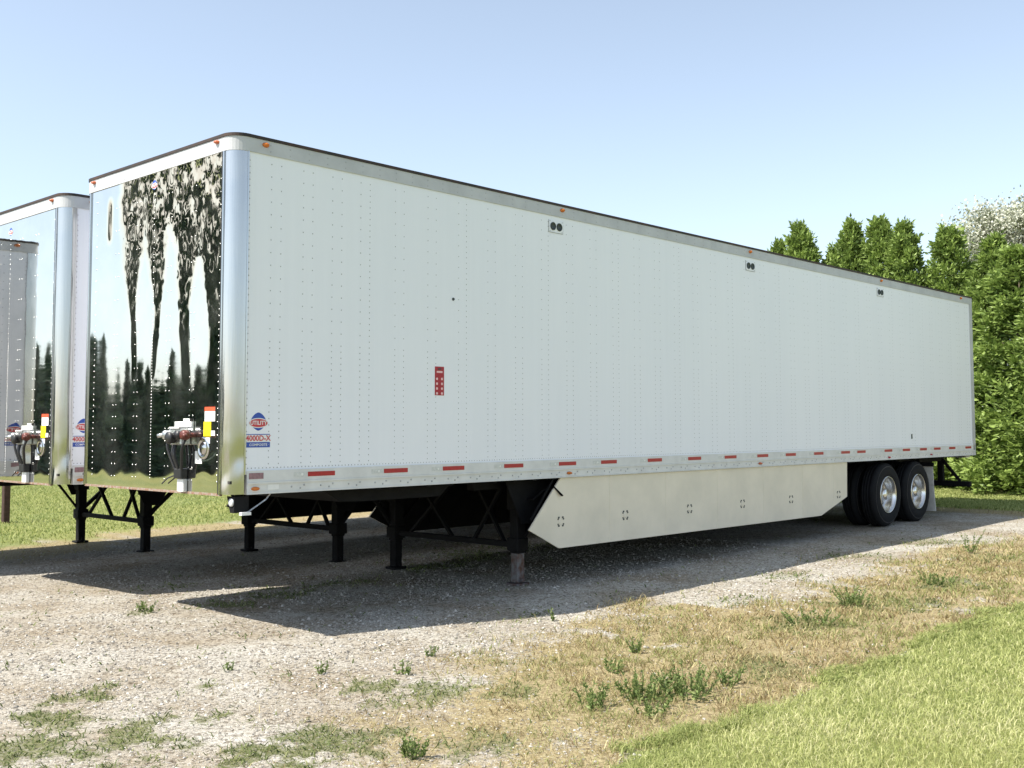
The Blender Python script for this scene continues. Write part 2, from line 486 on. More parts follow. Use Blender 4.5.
def mat_ground():
    mt, nt, b = new_mat('gravel_and_turf')
    L = nt.links.new
    tc = N(nt, 'ShaderNodeTexCoord')
    def noise(sc, det=6.0, ro=0.6):
        n = N(nt, 'ShaderNodeTexNoise', i_Scale=sc, i_Detail=det, i_Roughness=ro)
        L(tc.outputs['Object'], n.inputs['Vector']); return n
    def mix(f, a, c, bt='MIX'):
        n = N(nt, 'ShaderNodeMixRGB', blend_type=bt)
        if isinstance(f, float): n.inputs[0].default_value = f
        else: L(f, n.inputs[0])
        L(a, n.inputs[1]); L(c, n.inputs[2]); return n.outputs[0]
    # gravel: crushed limestone with fines
    vo = N(nt, 'ShaderNodeTexVoronoi', i_Scale=48.0)
    L(tc.outputs['Object'], vo.inputs['Vector'])
    vcol = N(nt, 'ShaderNodeSeparateColor'); L(vo.outputs['Color'], vcol.inputs[0])
    g1 = ramp(nt, [(0.0, (0.18, 0.16, 0.13)), (0.3, (0.42, 0.39, 0.33)), (1.0, (0.56, 0.53, 0.47))])
    L(vcol.outputs[0], g1.inputs['Fac'])
    big = noise(0.9, 5.0)
    g2 = ramp(nt, [(0.38, (0.72, 0.65, 0.56)), (0.60, (1, 1, 1))]); L(big.outputs['Fac'], g2.inputs['Fac'])
    grav = mix(1.0, g1.outputs[0], g2.outputs[0], 'MULTIPLY')
    mid = noise(14.0, 5.0, 0.75)
    g4 = ramp(nt, [(0.37, (0.45, 0.39, 0.33)), (0.46, (1, 1, 1))]); L(mid.outputs['Fac'], g4.inputs['Fac'])
    grav = mix(0.8, grav, g4.outputs[0], 'MULTIPLY')
    fine = noise(160.0, 2.0)
    g3 = ramp(nt, [(0.3, 0.72), (0.7, 1.12)]); L(fine.outputs['Fac'], g3.inputs['Fac'])
    grav = mix(1.0, grav, g3.outputs[0], 'MULTIPLY')
    # dry thatch
    mpd = noise(38.0, 5.0, 0.7)
    dr = ramp(nt, [(0.3, (0.11, 0.08, 0.045)), (0.5, (0.30, 0.24, 0.13)), (0.72, (0.46, 0.40, 0.23))]); L(mpd.outputs['Fac'], dr.inputs['Fac'])
    # lawn
    l1 = noise(60.0, 4.0, 0.7); l2 = noise(0.35, 4.0)
    lr = ramp(nt, [(0.3, (0.13, 0.145, 0.045)), (0.55, (0.24, 0.25, 0.09)), (0.75, (0.33, 0.32, 0.14))]); L(l1.outputs['Fac'], lr.inputs['Fac'])
    lr2 = ramp(nt, [(0.35, (0.75, 0.85, 0.75)), (0.65, (1.1, 1.05, 1.0))]); L(l2.outputs['Fac'], lr2.inputs['Fac'])
    lawn = mix(1.0, lr.outputs[0], lr2.outputs[0], 'MULTIPLY')
    wr = ramp(nt, [(0.3, (0.08, 0.09, 0.035)), (0.7, (0.20, 0.20, 0.09))]); L(l1.outputs['Fac'], wr.inputs['Fac'])
    def att(nm):
        a = N(nt, 'ShaderNodeAttribute', attribute_name=nm); return a.outputs['Fac']
    def sharpen(src, scale=22.0):
        nz = noise(scale, 4.0, 0.65)
        ad = N(nt, 'ShaderNodeMath', operation='ADD'); L(src, ad.inputs[0]); L(nz.outputs['Fac'], ad.inputs[1])
        r = ramp(nt, [(0.52, 0.0), (0.50+0.49, 1.0)])
        sc = N(nt, 'ShaderNodeMath', operation='MULTIPLY'); sc.inputs[1].default_value = 0.6667
        L(ad.outputs[0], sc.inputs[0])
        r.color_ramp.elements[0].position = 0.42; r.color_ramp.elements[1].position = 0.66
        L(sc.outputs[0], r.inputs['Fac']); return r.outputs[0]
    c = mix(sharpen(att('dry')), grav, dr.outputs[0])
    c = mix(sharpen(att('weed'), 30.0), c, wr.outputs[0])
    c = mix(sharpen(att('lawn'), 9.0), c, lawn)
    L(c, b.inputs['Base Color'])
    b.inputs['Roughness'].default_value = 0.9
    b.inputs['Specular IOR Level'].default_value = 0.2
    # relief
    add = N(nt, 'ShaderNodeMath', operation='MULTIPLY_ADD'); add.inputs[1].default_value = -0.6
    L(vo.outputs['Distance'], add.inputs[0]); L(fine.outputs['Fac'], add.inputs[2])
    bp = N(nt, 'ShaderNodeBump', i_Strength=0.9, i_Distance=0.012)
    L(add.outputs[0], bp.inputs['Height']); L(bp.outputs['Normal'], b.inputs['Normal'])
    return mt
M['ground'] = mat_ground()
me = np_mesh('ground', np.stack([X, Y, Z], -1).reshape(-1, 3), [Fq], M['ground'], None, True)
lawn_m, dry_m, weed_m = masks(X, Y)
for nm, a in (('lawn', lawn_m), ('dry', dry_m), ('weed', weed_m*0.46)):
    at = me.attributes.new(nm, 'FLOAT', 'POINT')
    at.data.foreach_set('value', a.ravel().astype(np.float32))
ground = link(bpy.data.objects.new('ground', me))
tag(ground, 'pale gravel lot with dry strips running into mown lawn', 'ground', kind='structure')

# ------------------------------------------------------------------ the semi trailer
W, L_, R = 2.67, 16.15, 0.135
ZB, ZR, ZT = 1.10, 3.955, 4.075        # bottom rail foot, foot of the top rail, top of the top rail

def arc(cx, cy, r, a0, a1, n=8):
    return [(cx+r*math.cos(a0+(a1-a0)*k/n), cy+r*math.sin(a0+(a1-a0)*k/n)) for k in range(n+1)]

def side_panel(parent, sgn):
    """sgn=-1: near side (y=0), sgn=+1: far side (y=W). A thin riveted skin"""
    y0, yo = (0.0, -1) if sgn < 0 else (W, 1)
    m_ = MB()
    m_.box(R, 16.03, min(y0, y0-yo*0.02), max(y0, y0-yo*0.02), 1.26, ZR+0.02)
    m_.m = 1
    xs = [(0.155, 0), (0.37, 1), (0.47, 1), (0.70, 1), (0.80, 1), (1.015, 1), (1.12, 1)]
    k = 0
    x = 1.335
    while x < 15.95:
        xs.append((x, 1)); xs.append((x+0.108, 2 if k % 3 == 0 else 1))
        x += 0.4135; k += 1
    for x, kind in xs:
        if x > 15.98: continue
        z = 1.345
        while z < 3.93:
            m_.dome((x, y0, z), (0, yo, 0), 0.0058, 0.0035)
            z += 0.054 if (kind in (0, 2) or z < 2.33) else 0.108
    x = 0.17
    while x < 16.0:
        m_.dome((x, y0, 1.312), (0, yo, 0), 0.0058, 0.0035); x += 0.036
    # seams of overlapping sheets
    m_.m = 0
    x = 1.335+0.128
    while x < 15.9:
        m_.box(x-1.2, x, min(y0+yo*0.0008, y0), max(y0+yo*0.0008, y0), 1.30, ZR-0.001) if x > 1.6 else None
        x += 3*0.4135
    return m_.build('side_panel', [M['side'], M['rivet']], parent)

def front_panel(parent, k=1.0):
    """mirror-polished nose sheet; the sheet is pillowed, which is carried by its vertex normals"""
    ny_, nz_ = 260, 300
    ys = np.linspace(R-0.005, W-R+0.005, ny_); zs = np.linspace(1.105, ZR+0.01, nz_)
    Yg, Zg = np.meshgrid(ys, zs, indexing='ij')
    # lean of the sheet: plain below, growing towards the roof, so that the upper half
    # mirrors the same tree line a second time, upside down and drawn out
    u = 2.59-Yg                                    # about 0 at the far edge
    hd = np.hypot(4.89, Yg+7.76)
    ev = np.degrees(np.arctan((Zg-1.65)/hd))
    near = sstep(0.42, 0.72, u+0.35*(ND.fbm(Yg*1.5+4, Zg*2.3, 3)-.5)-0.30*sstep(3.3, 2.6, Zg))
    # columns where the sheet dips and draws a tree out into a long streak
    S = np.zeros_like(Yg)
    for yc, w0, w1, zlo in ((1.66, .060, .27, 2.05), (1.24, .050, .22, 2.08), (0.72, .080, .27, 1.98), (0.27, .11, .30, 1.75)):
        cc = yc+0.035*np.sin(Zg*4+yc*5)
        ww = w0+(w1-w0)*sstep(2.6, 3.55, Zg)*(0.75+0.6*(NB(Zg*5, Zg*0+yc*7)-.2))
        S = np.maximum(S, np.exp(-((Yg-cc)/ww)**2)*sstep(zlo-0.15, zlo+0.15, Zg))
    S = np.maximum(S, sstep(3.15, 3.6, Zg+0.45*(NA.fbm(Yg*4, Zg*2, 3)-.5))*(u > 0))
    S = np.maximum(S*near, np.exp(-((Yg-2.14)/.05)**2)*sstep(3.35, 3.5, Zg)*sstep(3.9, 3.75, Zg)*.8)
    T = 5.6-4.7*np.clip(S*1.7, 0, 1)
    dx2 = 2*4.89/hd
    tz = k*np.radians(np.maximum(ev-T, 0)*np.maximum(sstep(.02, .25, S), 0.35*near))/dx2
    amp = 0.0012+k*(0.014*sstep(2.2, 2.8, Zg)+0.026*sstep(2.8, 3.7, Zg))*near
    wz = (ND.fbm(Yg*17, Zg*15, 3)-0.5)*amp*1.9
    wy = (NC.fbm(Yg*13.0+3, Zg*7.0, 3)-0.5)*amp*2.6
    wy = wy+0.0035*np.sin(2*PI*(Yg-R)/0.41)
    # bellies pressed into the foot of the sheet
    wz = wz+0.030*(NA.fbm(Yg*2.3+7, Zg*2, 3)-.5)*np.exp(-((Zg-1.33)/0.17)**2)+0.004*np.sin(Yg*15+2*np.sin(Yg*3))*np.exp(-((Zg-1.25)/0.08)**2)
    wz = wz+0.0035*np.exp(-((Zg-3.1-0.12*np.sin(Yg*5))/0.02)**2)+0.0035*np.exp(-((Zg-2.75-0.10*np.sin(Yg*6+1))/0.02)**2)
    tzz = tz+wz
    # outward normal is -x ; leaning forward at the top turns it downward
    nrm = np.stack([-np.ones_like(Yg), wy, -np.tan(tzz)], -1)
    nrm /= np.linalg.norm(nrm, axis=-1, keepdims=True)
    V = np.stack([np.zeros_like(Yg), Yg, Zg], -1).reshape(-1, 3)
    ix = np.arange(ny_*nz_).reshape(ny_, nz_)
    F = np.stack([ix[:-1,:-1], ix[:-1,1:], ix[1:,1:], ix[1:,:-1]], -1).reshape(-1, 4)
    nv = len(V)
    # rivets as little domes appended to the same sheet
    mb = MB()
    z = 1.15
    for y, st in [(0.19,.11),(0.58,.22),(0.64,.22),(0.98,.22),(1.04,.22),(1.29,.055),(1.55,.22),(1.61,.22),(1.95,.22),(2.01,.22),(2.40,.11)]:
        z = 1.2
        while z < 3.9:
            mb.dome((0, y, z), (-1, 0, 0), 0.006, 0.0035); z += st*0.5 if z < 2.6 else st
    me = bpy.data.meshes.new('front_panel')
    rv = np.array(mb.v); allv = np.concatenate([V, rv])
    faces = [tuple(f) for f in F.tolist()]+[tuple(i+nv for i in f) for f in mb.f]
    me.from_pydata(allv.tolist(), [], faces)
    me.materials.append(M['steel']); me.materials.append(M['rivet_bright'])
    me.polygons.foreach_set('material_index', [0]*len(F)+[1]*len(mb.f))
    me.polygons.foreach_set('use_smooth', [True]*len(faces))
    me.update()
    if me.polygons[0].normal.x > 0:
        me.flip_normals()
    nn = np.zeros((len(allv), 3)); nn[:nv] = nrm.reshape(-1, 3)
    me.normals_split_custom_set_from_vertices(nn.tolist())   # zero vector = automatic
    o = link(bpy.data.objects.new('front_panel', me))
    o.parent = parent
    return o

def corner_post(parent, near=True):
    mb = MB(); mb.smooth = True
    cy = R if near else W-R
    a0, a1 = (PI, 1.5*PI) if near else (PI, 0.5*PI)
    outer = arc(R, cy, R+0.004, a0, a1, 12)
    zs = np.linspace(ZB, ZR+0.01, 60)
    rng = random.Random(4 if near else 5)
    dents = [(rng.uniform(1.1, 1.45), rng.uniform(0, 1), rng.uniform(.05, .10), rng.uniform(-.007, .004)) for _ in range(9)]
    rings = []
    for z in zs:
        ring = []
        for k, (x, y) in enumerate(outer):
            t = k/12
            dr = 0.0012*math.sin(z*3+t*4)
            for dz, dt, dw, dd in dents:
                dr += dd*math.exp(-((z-dz)/dw)**2-((t-dt)/0.22)**2)
            vx, vy = (x-R)/R, (y-cy)/R
            ring.append((x+vx*dr, y+vy*dr, z))
        rings.append(ring)
    mb.loft(rings, closed=False, caps=False)
    if not near:
        mb.f = [f[::-1] for f in mb.f]
    mb.smooth = False
    # folded flange strips along both edges, with a bead of dark sealant
    mb.m = 1
    if near: mb.box(-0.010, 0.0, R+0.0125, R+0.030, ZB, ZR)
    mb.m = 0
    if near:
        mb.box(-0.012, 0.0, R-0.006, R+0.012, ZB, ZR)
        mb.box(R-0.004, R+0.010, -0.008, 0.0, ZB+0.16, ZR)
    else:
        mb.box(-0.012, 0.0, W-R-0.012, W-R+0.006, ZB, ZR)
    return mb.build('corner_post', [M['post'], M['hose']], parent)

def rail_path(off):
    """plan outline of the trailer body: rear near -> front near -> front far -> rear far"""
    p = [(L_, -off)]
    p += arc(R, R, R+off, 1.5*PI, PI, 8)
    p += arc(R, W-R, R+off, PI, 0.5*PI, 8)
    p += [(L_, W+off)]
    return p

def band(mb, off0, off1, z0, z1):
    a = rail_path(off0); b = rail_path(off1)
    base = len(mb.v)
    n = len(a)
    for P, z in ((a, z0), (b, z0), (b, z1), (a, z1)):
        mb.v += [(x, y, z) for x, y in P]
    for r in range(4):
        for j in range(n-1):
            i0 = base+r*n+j; i1 = base+((r+1) % 4)*n+j
            mb.face((i0, i1, i1+1, i0+1))
    for j in (0, n-1):
        mb.face([base+r*n+j for r in range(4)])

def decal_logo(parent, y, yo, U, x, z, name='logo_decal', s=1.0):
    """blue diamond with a red oval and white lettering; the model plate below it"""
    nrm = Vector((0, yo, 0)) if name == 'logo_decal' else Vector((-1, 0, 0))
    o = Vector((x, y, z)); U = Vector(U); V = Vector((0, 0, 1))
    mb = MB()
    def poly(pts, t, m_):
        mb.m = m_; i = len(mb.v)
        mb.v += [tuple(o+U*a*s+V*b*s+nrm*t) for a, b in pts]
        mb.face(range(i, i+len(pts)))
    def oval(a, b, n=28, pw=1.0):
        return [(a*abs(math.cos(t))**pw*(1 if math.cos(t) >= 0 else -1), b*abs(math.sin(t))**pw*(1 if math.sin(t) >= 0 else -1)) for t in [2*PI*k/n for k in range(n)]]
    poly([(a, b+.01) for a, b in oval(.062, .062, 28, 1.25)], 0.0010, 0)
    poly(oval(.078, .034), 0.0018, 1)
    poly(oval(.072, .028), 0.0026, 2)
    mb.m = 1
    mb.text('UTILITY', .038*s, o+nrm*0.0026, U, V, nrm, 0.0008, 0.001)
    if name == 'logo_decal':
        c = o+V*(-.105*s)
        poly([(-.094, -.132), (.094, -.132), (.094, -.078), (-.094, -.078)], 0.0010, 1)
        poly([(-.094, -.166), (.094, -.166), (.094, -.130), (-.094, -.130)], 0.0018, 0)
        poly([(-.094, -.080), (.094, -.080), (.094, -.075), (-.094, -.075)], 0.0018, 0)
        mb.m = 2
        mb.text('4000D-X', .052*s, c+nrm*0.0016, U, V, nrm, 0.0008, 0.0015)
        mb.m = 1
        mb.text('COMPOSITE', .024*s, o+V*(-.149*s)+nrm*0.0022, U, V, nrm, 0.0008, 0.0005, 1.1)
    return mb.build(name, [M['blue'], M['white'], M['logored']], parent)

def make_wheel(parent, cx, cz, y_out, sgn):
    """one tyre and its rim; sgn=-1: outer face points to -y"""
    w = 0.25; r = 0.52
    tb = MB(); tb.smooth = True
    prof = [(0.292, 0.0), (0.31, -0.012), (0.36, -0.022), (0.42, -0.020), (0.468, -0.006), (0.498, 0.012), (0.512, 0.030), (r-0.003, 0.045),
            (r, 0.055), (r, 0.085), (r-0.014, 0.087), (r-0.014, 0.097), (r, 0.099), (r, 0.131), (r-0.014, 0.133), (r-0.014, 0.143), (r, 0.145),
            (r, 0.177), (r-0.014, 0.179), (r-0.014, 0.189), (r, 0.191), (r, w-0.05), (0.512, w-0.03), (0.47, w), (0.36, w+0.01), (0.292, w-0.005)]
    tb.lathe([(a, -sgn*b) for a, b in prof], (cx, y_out, cz), 'y', 56)
    tb.m = 1   # moulded ring and scuffed bead
    tb.lathe([(0.452, sgn*0.0145), (0.458, sgn*0.0175), (0.464, sgn*0.0125)], (cx, y_out, cz), 'y', 56)
    ty = tb.build('tyre', [M['rubber'], M['rubberedge']], parent)
    rb = MB(); rb.smooth = True
    rb.lathe([(a, -sgn*b) for a, b in [(0.300, -0.012), (0.296, -0.020), (0.286, -0.018), (0.280, 0.0), (0.268, 0.02), (0.262, 0.06), (0.255, 0.13), (0.235, 0.150),
              (0.215, 0.150), (0.165, 0.135), (0.145, 0.132), (0.100, 0.132), (0.100, 0.06), (0.088, 0.03), (0.082, 0.022), (0.0, 0.020)]], (cx, y_out, cz), 'y', 48)
    rb.smooth = False
    for k in range(10):
        t = 2*PI*k/10
        px_, pz_ = cx+0.122*math.cos(t), cz+0.122*math.sin(t)
        rb.tube([(px_, y_out-sgn*0.135, pz_), (px_, y_out-sgn*0.098, pz_)], 0.013, 6)
    rb.m = 1  # black discs paint the shade of the hand holes, no real openings
    for k in range(10):
        t = 2*PI*(k+0.5)/10
        c = Vector((cx+0.19*math.cos(t), y_out-sgn*0.1395, cz+0.19*math.sin(t)))
        e = Vector((math.cos(t), 0, math.sin(t))); f = Vector((-math.sin(t), 0, math.cos(t)))
        i = len(rb.v)
        rb.v += [tuple(c+e*0.017*math.cos(a)+f*0.027*math.sin(a)-Vector((0, -sgn*0.001, 0))) for a in [2*PI*q/10 for q in range(10)]]
        rb.face(range(i, i+10))
    rb.build('rim', [M['rim'], M['hose']], ty)
    return ty

def make_trailer(loc, label):
    T = empty('semi_trailer', loc)
    tag(T, label, 'trailer', 'white semi trailers parked side by side')
    # --- body
    side_panel(T, -1)
    side_panel(T, 1)
    front_panel(T)
    corner_post(T, True)
    corner_post(T, False)
    mb = MB()
    i = 0
    pth = rail_path(-0.01)
    mb.v += [(x, y, ZT+0.024) for x, y in pth]; mb.face(range(len(pth)))
    mb.build('roof', M['roof'], T)
    mb = MB(); band(mb, -0.02, 0.010, ZR, ZT)
    mb.m = 1
    x = 0.35
    while x < 16.0:
        mb.dome((x, -0.010, ZR+0.03), (0, -1, 0), 0.006, 0.003); mb.dome((x, -0.010, ZR+0.085), (0, -1, 0), 0.006, 0.003); x += 0.2
    y = 0.2
    while y < 2.4:
        mb.dome((-0.010, y, ZR+0.03), (-1, 0, 0), 0.005, 0.003); y += 0.15
    mb.build('top_rail', [M['alu_top'], M['rivet']], T)
    mb = MB(); band(mb, -0.02, 0.018, ZT+0.001, ZT+0.026); mb.build('roof_edge_trim', M['roofcap'], T)
    # bottom rail: an upper band carrying the tape, a lip below it, bolts
    for (y0, yo) in ((0, -1), (W, 1)):
        mb = MB()
        def bx(x0, x1, o0, o1, z0, z1):
            a, b = y0+yo*o0, y0+yo*o1
            mb.box(x0, x1, min(a, b), max(a, b), z0, z1)
        bx(0.16, L_-0.02, -0.03, 0.012, 1.195, 1.292)
        bx(0.16, L_-0.02, -0.03, 0.019, 1.180, 1.1945)
        bx(0.16, L_-0.02, -0.03, 0.009, 1.108, 1.1795)
        bx(0.16, L_-0.02, -0.05, 0.016, ZB-0.004, 1.1075)
        mb.m = 1
        x = 0.6
        while x < 16.0:
            for dx, z in ((0, 1.145), (0.09, 1.130), (0.13, 1.155)):
                mb.dome((x+dx, y0+yo*0.009, z), (0, yo, 0), 0.009, 0.006)
            x += 0.305
        mb.build('bottom_rail', [M['alu'], M['rivet']], T)
    mb = MB()
    mb.box(-0.006, 0.02, R, W-R, ZB-0.014, ZB+0.006)
    
    mb.build('front_sill', M['rust'], T)
    # --- reflective tape: silver then red pieces
    for (y0, yo) in ((0, -1), (W, 1)):
        for xc in [0.91,1.76,2.50,3.36,4.22,4.95,5.84,6.69,7.53,8.35,9.12,9.95,10.81,11.35,12.33,13.03,13.73,14.33,15.01,15.78]:
            mb = MB()
            a, b = y0+yo*0.0125, y0+yo*0.0140
            mb.box(xc-0.145, xc+0.145, min(a, b), max(a, b), 1.226, 1.266)
            mb.build('red_reflector', M['red'], T)
            if xc < 15:
                mb = MB()
                mb.box(xc-0.29, xc-0.155, min(a, b), max(a, b), 1.226, 1.266)
                mb.m = 1
                mb.lathe([(0.017, a-y0-yo*0.0008+yo*0.0012), (0.0, b-y0+yo*0.002)], (xc-0.205, y0, 1.246), 'y', 12)
                mb.build('silver_reflector', [M['silver'], M['white']], T)
    mb = MB(); mb.box(0.175, 0.315, -0.0150, -0.0125, 1.222, 1.272); mb.build('maroon_reflector', M['maroon'], T)  # reflector in a duller grey-maroon than the red pieces
    mb = MB(); mb.box(0.36, 0.47, -0.0115, -0.0095, 1.128, 1.172); mb.build('serial_plate', M['white'], T)
    # --- marker lamps
    def lamp(x, y, z, nrm, mname, a=0.036, b=0.015):
        mb = MB(); nrm = Vector(nrm); U = Vector((0, 0, 1)).cross(nrm)
        mb.smooth = True
        rings = []
        for rr, hh in ((1.15, 0.0), (1.1, 0.006), (1.0, 0.012), (0.72, 0.026), (0.3, 0.032)):
            rings.append([tuple(Vector((x, y, z))+U*a*rr*math.cos(t)+Vector((0, 0, 1))*b*rr*math.sin(t)+nrm*hh) for t in [2*PI*k/16 for k in range(16)]])
        mb.loft(rings)
        mb.build('marker_lamp', M[mname], T)
    for x in (0.24, 4.25, 8.28): lamp(x, -0.009, 1.142, (0, -1, 0), 'amber' if x < 8 else 'orange')
    lamp(12.35, -0.009, 1.135, (0, -1, 0), 'red', 0.025)
    lamp(14.05, -0.009, 1.15, (0, -1, 0), 'red', 0.02, 0.012)
    for x in (0.30, 4.15, 8.1, 12.2, 15.6): lamp(x, -0.010, 4.035, (0, -1, 0), 'amber', 0.030, 0.019)
    for y in (0.24, 2.46): lamp(-0.010, y, 4.045, (-1, 0, 0), 'orange', 0.028, 0.014)
    # --- vents
    for x in (4.05, 8.11, 12.17):
        mb = MB()
        mb.box(x-0.115, x+0.115, -0.007, -0.0035, 3.775, 3.905)
        for (a, b) in ((-.1, .055), (.1, .055), (-.1, -.055), (.1, -.055)):
            mb.m = 1; mb.dome((x+a, -0.007, 3.84+b), (0, -1, 0), 0.006, 0.004)
        mb.m = 1
        for q in ((x-.118, x-.1155, 3.772, 3.908), (x+.1155, x+.118, 3.772, 3.908), (x-.118, x+.118, 3.770, 3.7735)): mb.box(q[0], q[1], -0.0075, -0.001, q[2], q[3])
        v = mb.build('vent_plate', [M['side'], M['rivet']], T)
        for dx in (-0.052, 0.052):
            mb = MB(); mb.smooth = True
            mb.lathe([(0.044, -0.0075), (0.044, -0.016), (0.038, -0.017), (0.036, -0.010), (0.0, -0.010)], (x+dx, 0, 3.84), 'y', 20)
            mb.build('vent_hole', M['dark'], v)
    # --- red warning sticker of the near side
    mb = MB(); mb.box(2.257, 2.377, -0.0035, -0.0018, 1.955, 2.235)
    s_ = mb
    s_.m = 1
    def dotq(x, z, a, b): s_.box(x-a, x+a, -0.0045, -0.0036, z-b, z+b)
    dotq(2.317, 2.183, .038, .009)
    for k in range(4):
        for dx in (-.033, .033):
            s_.lathe([(0.0135, -0.0037), (0.0125, -0.0045), (0, -0.0046)], (2.317+dx, 0, 2.115-k*0.047), 'y', 8)
    s_.m = 2
    dotq(2.317, 2.212, .022, .007)
    s_.build('warning_sticker', [M['warn'], M['pink'], M['dark']], T)
    mb = MB(); mb.lathe([(0.016, -0.0015), (0.012, -0.012), (0, -0.013)], (2.50, 0, 2.91), 'y', 10); mb.build('rubber_plug', M['dark'], T)
    mb = MB(); mb.box(13.26, 13.31, -0.004, -0.0015, 1.43, 1.51); mb.build('small_label', M['dark'], T)
    decal_logo(T, 0.0, -1, (1, 0, 0), 0.268, 1.685, s=1.22)
    decal_logo(T, 1.30, 0, (0, -1, 0), 0.0, 3.84, 'nose_logo', 0.72)
    # --- rear frame and doors
    mb = MB()
    mb.box(16.03, L_, -0.012, 0.10, ZB, ZT); mb.box(16.03, L_, W-0.10, W+0.012, ZB, ZT)
    mb.box(16.03, L_, 0.10, W-0.10, ZR, ZT-0.003); mb.box(15.95, L_-0.005, 0.10, W-0.10, ZB-0.05, ZB+0.15)
    mb.build('rear_frame', M['alu_top'], T)
    for y0, y1 in ((0.11, 1.29), (1.30, 2.48)):
        mb = MB(); mb.box(16.06, 16.11, y0, y1, 1.26, ZR-0.01); dr_ = mb.build('rear_door', M['side'], T)
        mb = MB()
        for yy in (y0+0.3, y1-0.25): mb.tube([(16.135, yy, 1.2), (16.135, yy, 3.98)], 0.014, 8)
        mb.build('lock_rod', M['chrome'], dr_)
    # --- underside
    mb = MB(); mb.box(0.02, 16.03, 0.03, W-0.03, ZB+0.085, ZB+0.11); mb.build('floor', M['floor'], T)
    mb = MB()
    x = 1.6
    while x < 15.9:
        mb.box(x-0.03, x+0.03, 0.03, W-0.03, 1.075, 1.083); mb.box(x-0.004, x+0.004, 0.03, W-0.03, 1.0835, 1.18)
        x += 0.305
    mb.build('crossmembers', M['black'], T)
    mb = MB()   # coupler plate with its sloping nose and sides
    mb.prism([(1.15, 1.083), (1.35, 0.965), (1.6, 0.955), (2.6, 0.955), (2.75, 1.07)], 'y', 0.30, W-0.30)
    
    mb.build('coupler_plate', M['black'], T)
    mb = MB(); mb.prism([(0.02, 1.083), (0.13, 1.083), (0.08, 0.95), (0.02, 0.95)], 'x', 0.06, 0.075)
    mb.box(0.0755, 0.20, 0.021, 0.03, 0.95, 1.083); mb.build('corner_bracket', M['black'], T)
    mb = MB(); mb.smooth = True
    mb.lathe([(0.034, -0.0), (0.034, -0.010), (0.024, -0.014), (0, -0.015)], (0.060, 0.058, 1.035), 'x', 18)
    mb.build('round_reflector', M['silver'], T)
    mb = MB(); mb.tube([(0.42, 0.03, 1.10), (0.36, 0.01, 1.05), (0.18, 0.0, 0.955), (0.13, -0.01, 0.945)], 0.007, 6)
    mb.m = 1; mb.box(0.10, 0.19, -0.03, 0.01, 0.93, 0.955)
    mb.build('release_rod', [M['chrome'], M['white']], T)
    mb = MB()
    mb.box(9.6, 15.9, 0.72, 0.80, 0.93, 1.074)
    mb.build('slider_rail', M['black'], T)
    for a_, b_ in ((0.42, 0.52), (W-0.52, W-0.42)):
        mb = MB(); mb.box(3.2, 4.6, a_, b_, 0.98, 1.074); mb.build('gear_rail', M['black'], T)
    mb = MB(); mb.box(9.6, 15.9, W-0.80, W-0.72, 0.93, 1.074)
    mb.build('slider_rail', M['black'], T)
    mb = MB(); mb.tube([(6.2, 1.3, 0.78), (7.3, 1.3, 0.78)], 0.15, 16); mb.build('air_tank', M['black'], T)
    # --- landing gear
    xg = 3.88
    G = MB()
    ya, yb = 0.42, W-0.22
    zc = 0.36
    G.bar((xg, ya+0.07, zc), (xg, yb-0.07, zc), 0.06)
    span = yb-ya
    for f0, f1 in ((.17, .48), (.50, .12), (.64, .89), (.89, .66)):
        # fractions from the far leg (0) to the near leg (1): top, bottom
        G.bar((xg+0.05*(f0 > .4), yb-span*f0, 1.07), (xg+0.02, yb-span*f1, zc+0.02), 0.045, 0.03)
    G.bar((xg, ya-0.04, zc+0.04), (xg+0.58, ya-0.14, 1.07), 0.045, 0.03)
    G.bar((xg, yb+0.04, zc+0.04), (xg-0.50, yb+0.12, 1.07), 0.045, 0.03)
    G.bar((xg+0.05, ya, zc+0.1), (xg+0.75, ya, 1.07), 0.05)
    G.bar((xg+0.05, yb, zc+0.1), (xg+0.75, yb, 1.07), 0.05)
    G.bar((xg-0.3, ya-0.02, 1.065), (xg+0.6, ya-0.02, 1.065), 0.12, 0.02)
    gear = G.build('landing_gear', M['black'], T)
    for yy in (ya, yb):
        zg_ = -0.075
        mb = MB()
        mb.box(xg-0.066, xg+0.066, yy-0.062, yy+0.062, 0.27, 1.08, 0.008)
        mb.box(xg-0.088, xg+0.088, yy-0.082, yy+0.082, 0.30, 0.44, 0.008)
        mb.box(xg-0.09, xg+0.09, yy-0.085, yy+0.085, 0.74, 1.06, 0.01)
        lg = mb.build('leg', M['black'], gear)
        mb = MB(); mb.box(xg-0.055, xg+0.055, yy-0.052, yy+0.052, zg_+0.03, 0.335, 0.006)
        mb.build('inner_leg', M['worn'] if yy == ya else M['black'], gear)
        mb = MB(); mb.box(xg-0.095, xg+0.095, yy-0.09, yy+0.09, zg_, zg_+0.028, 0.006); mb.bar((xg, yy-0.09, zg_+0.06), (xg, yy+0.09, zg_+0.06), 0.035)
        mb.build('foot', M['worn'] if yy == ya else M['black'], gear)
    mb = MB()   # gusset bracket in front of the near leg
    mb.prism([(xg-0.36, 1.07), (xg+0.42, 1.07), (xg+0.12, 0.60), (xg-0.10, 0.60)], 'y', ya-0.16, ya-0.15)
    mb.build('leg_bracket', M['black'], gear); mb = MB()
    mb.prism([(xg-0.30, 1.07), (xg+0.36, 1.07), (xg+0.10, 0.66), (xg-0.10, 0.66)], 'y', yb+0.12, yb+0.13)
    mb.build('leg_bracket', M['black'], gear); mb = MB()
    mb.tube([(xg-0.02, ya-0.14, 0.86), (xg-0.02, ya-0.24, 0.86), (xg+0.16, ya-0.26, 0.97), (xg+0.17, ya-0.34, 0.98)], 0.012, 6)
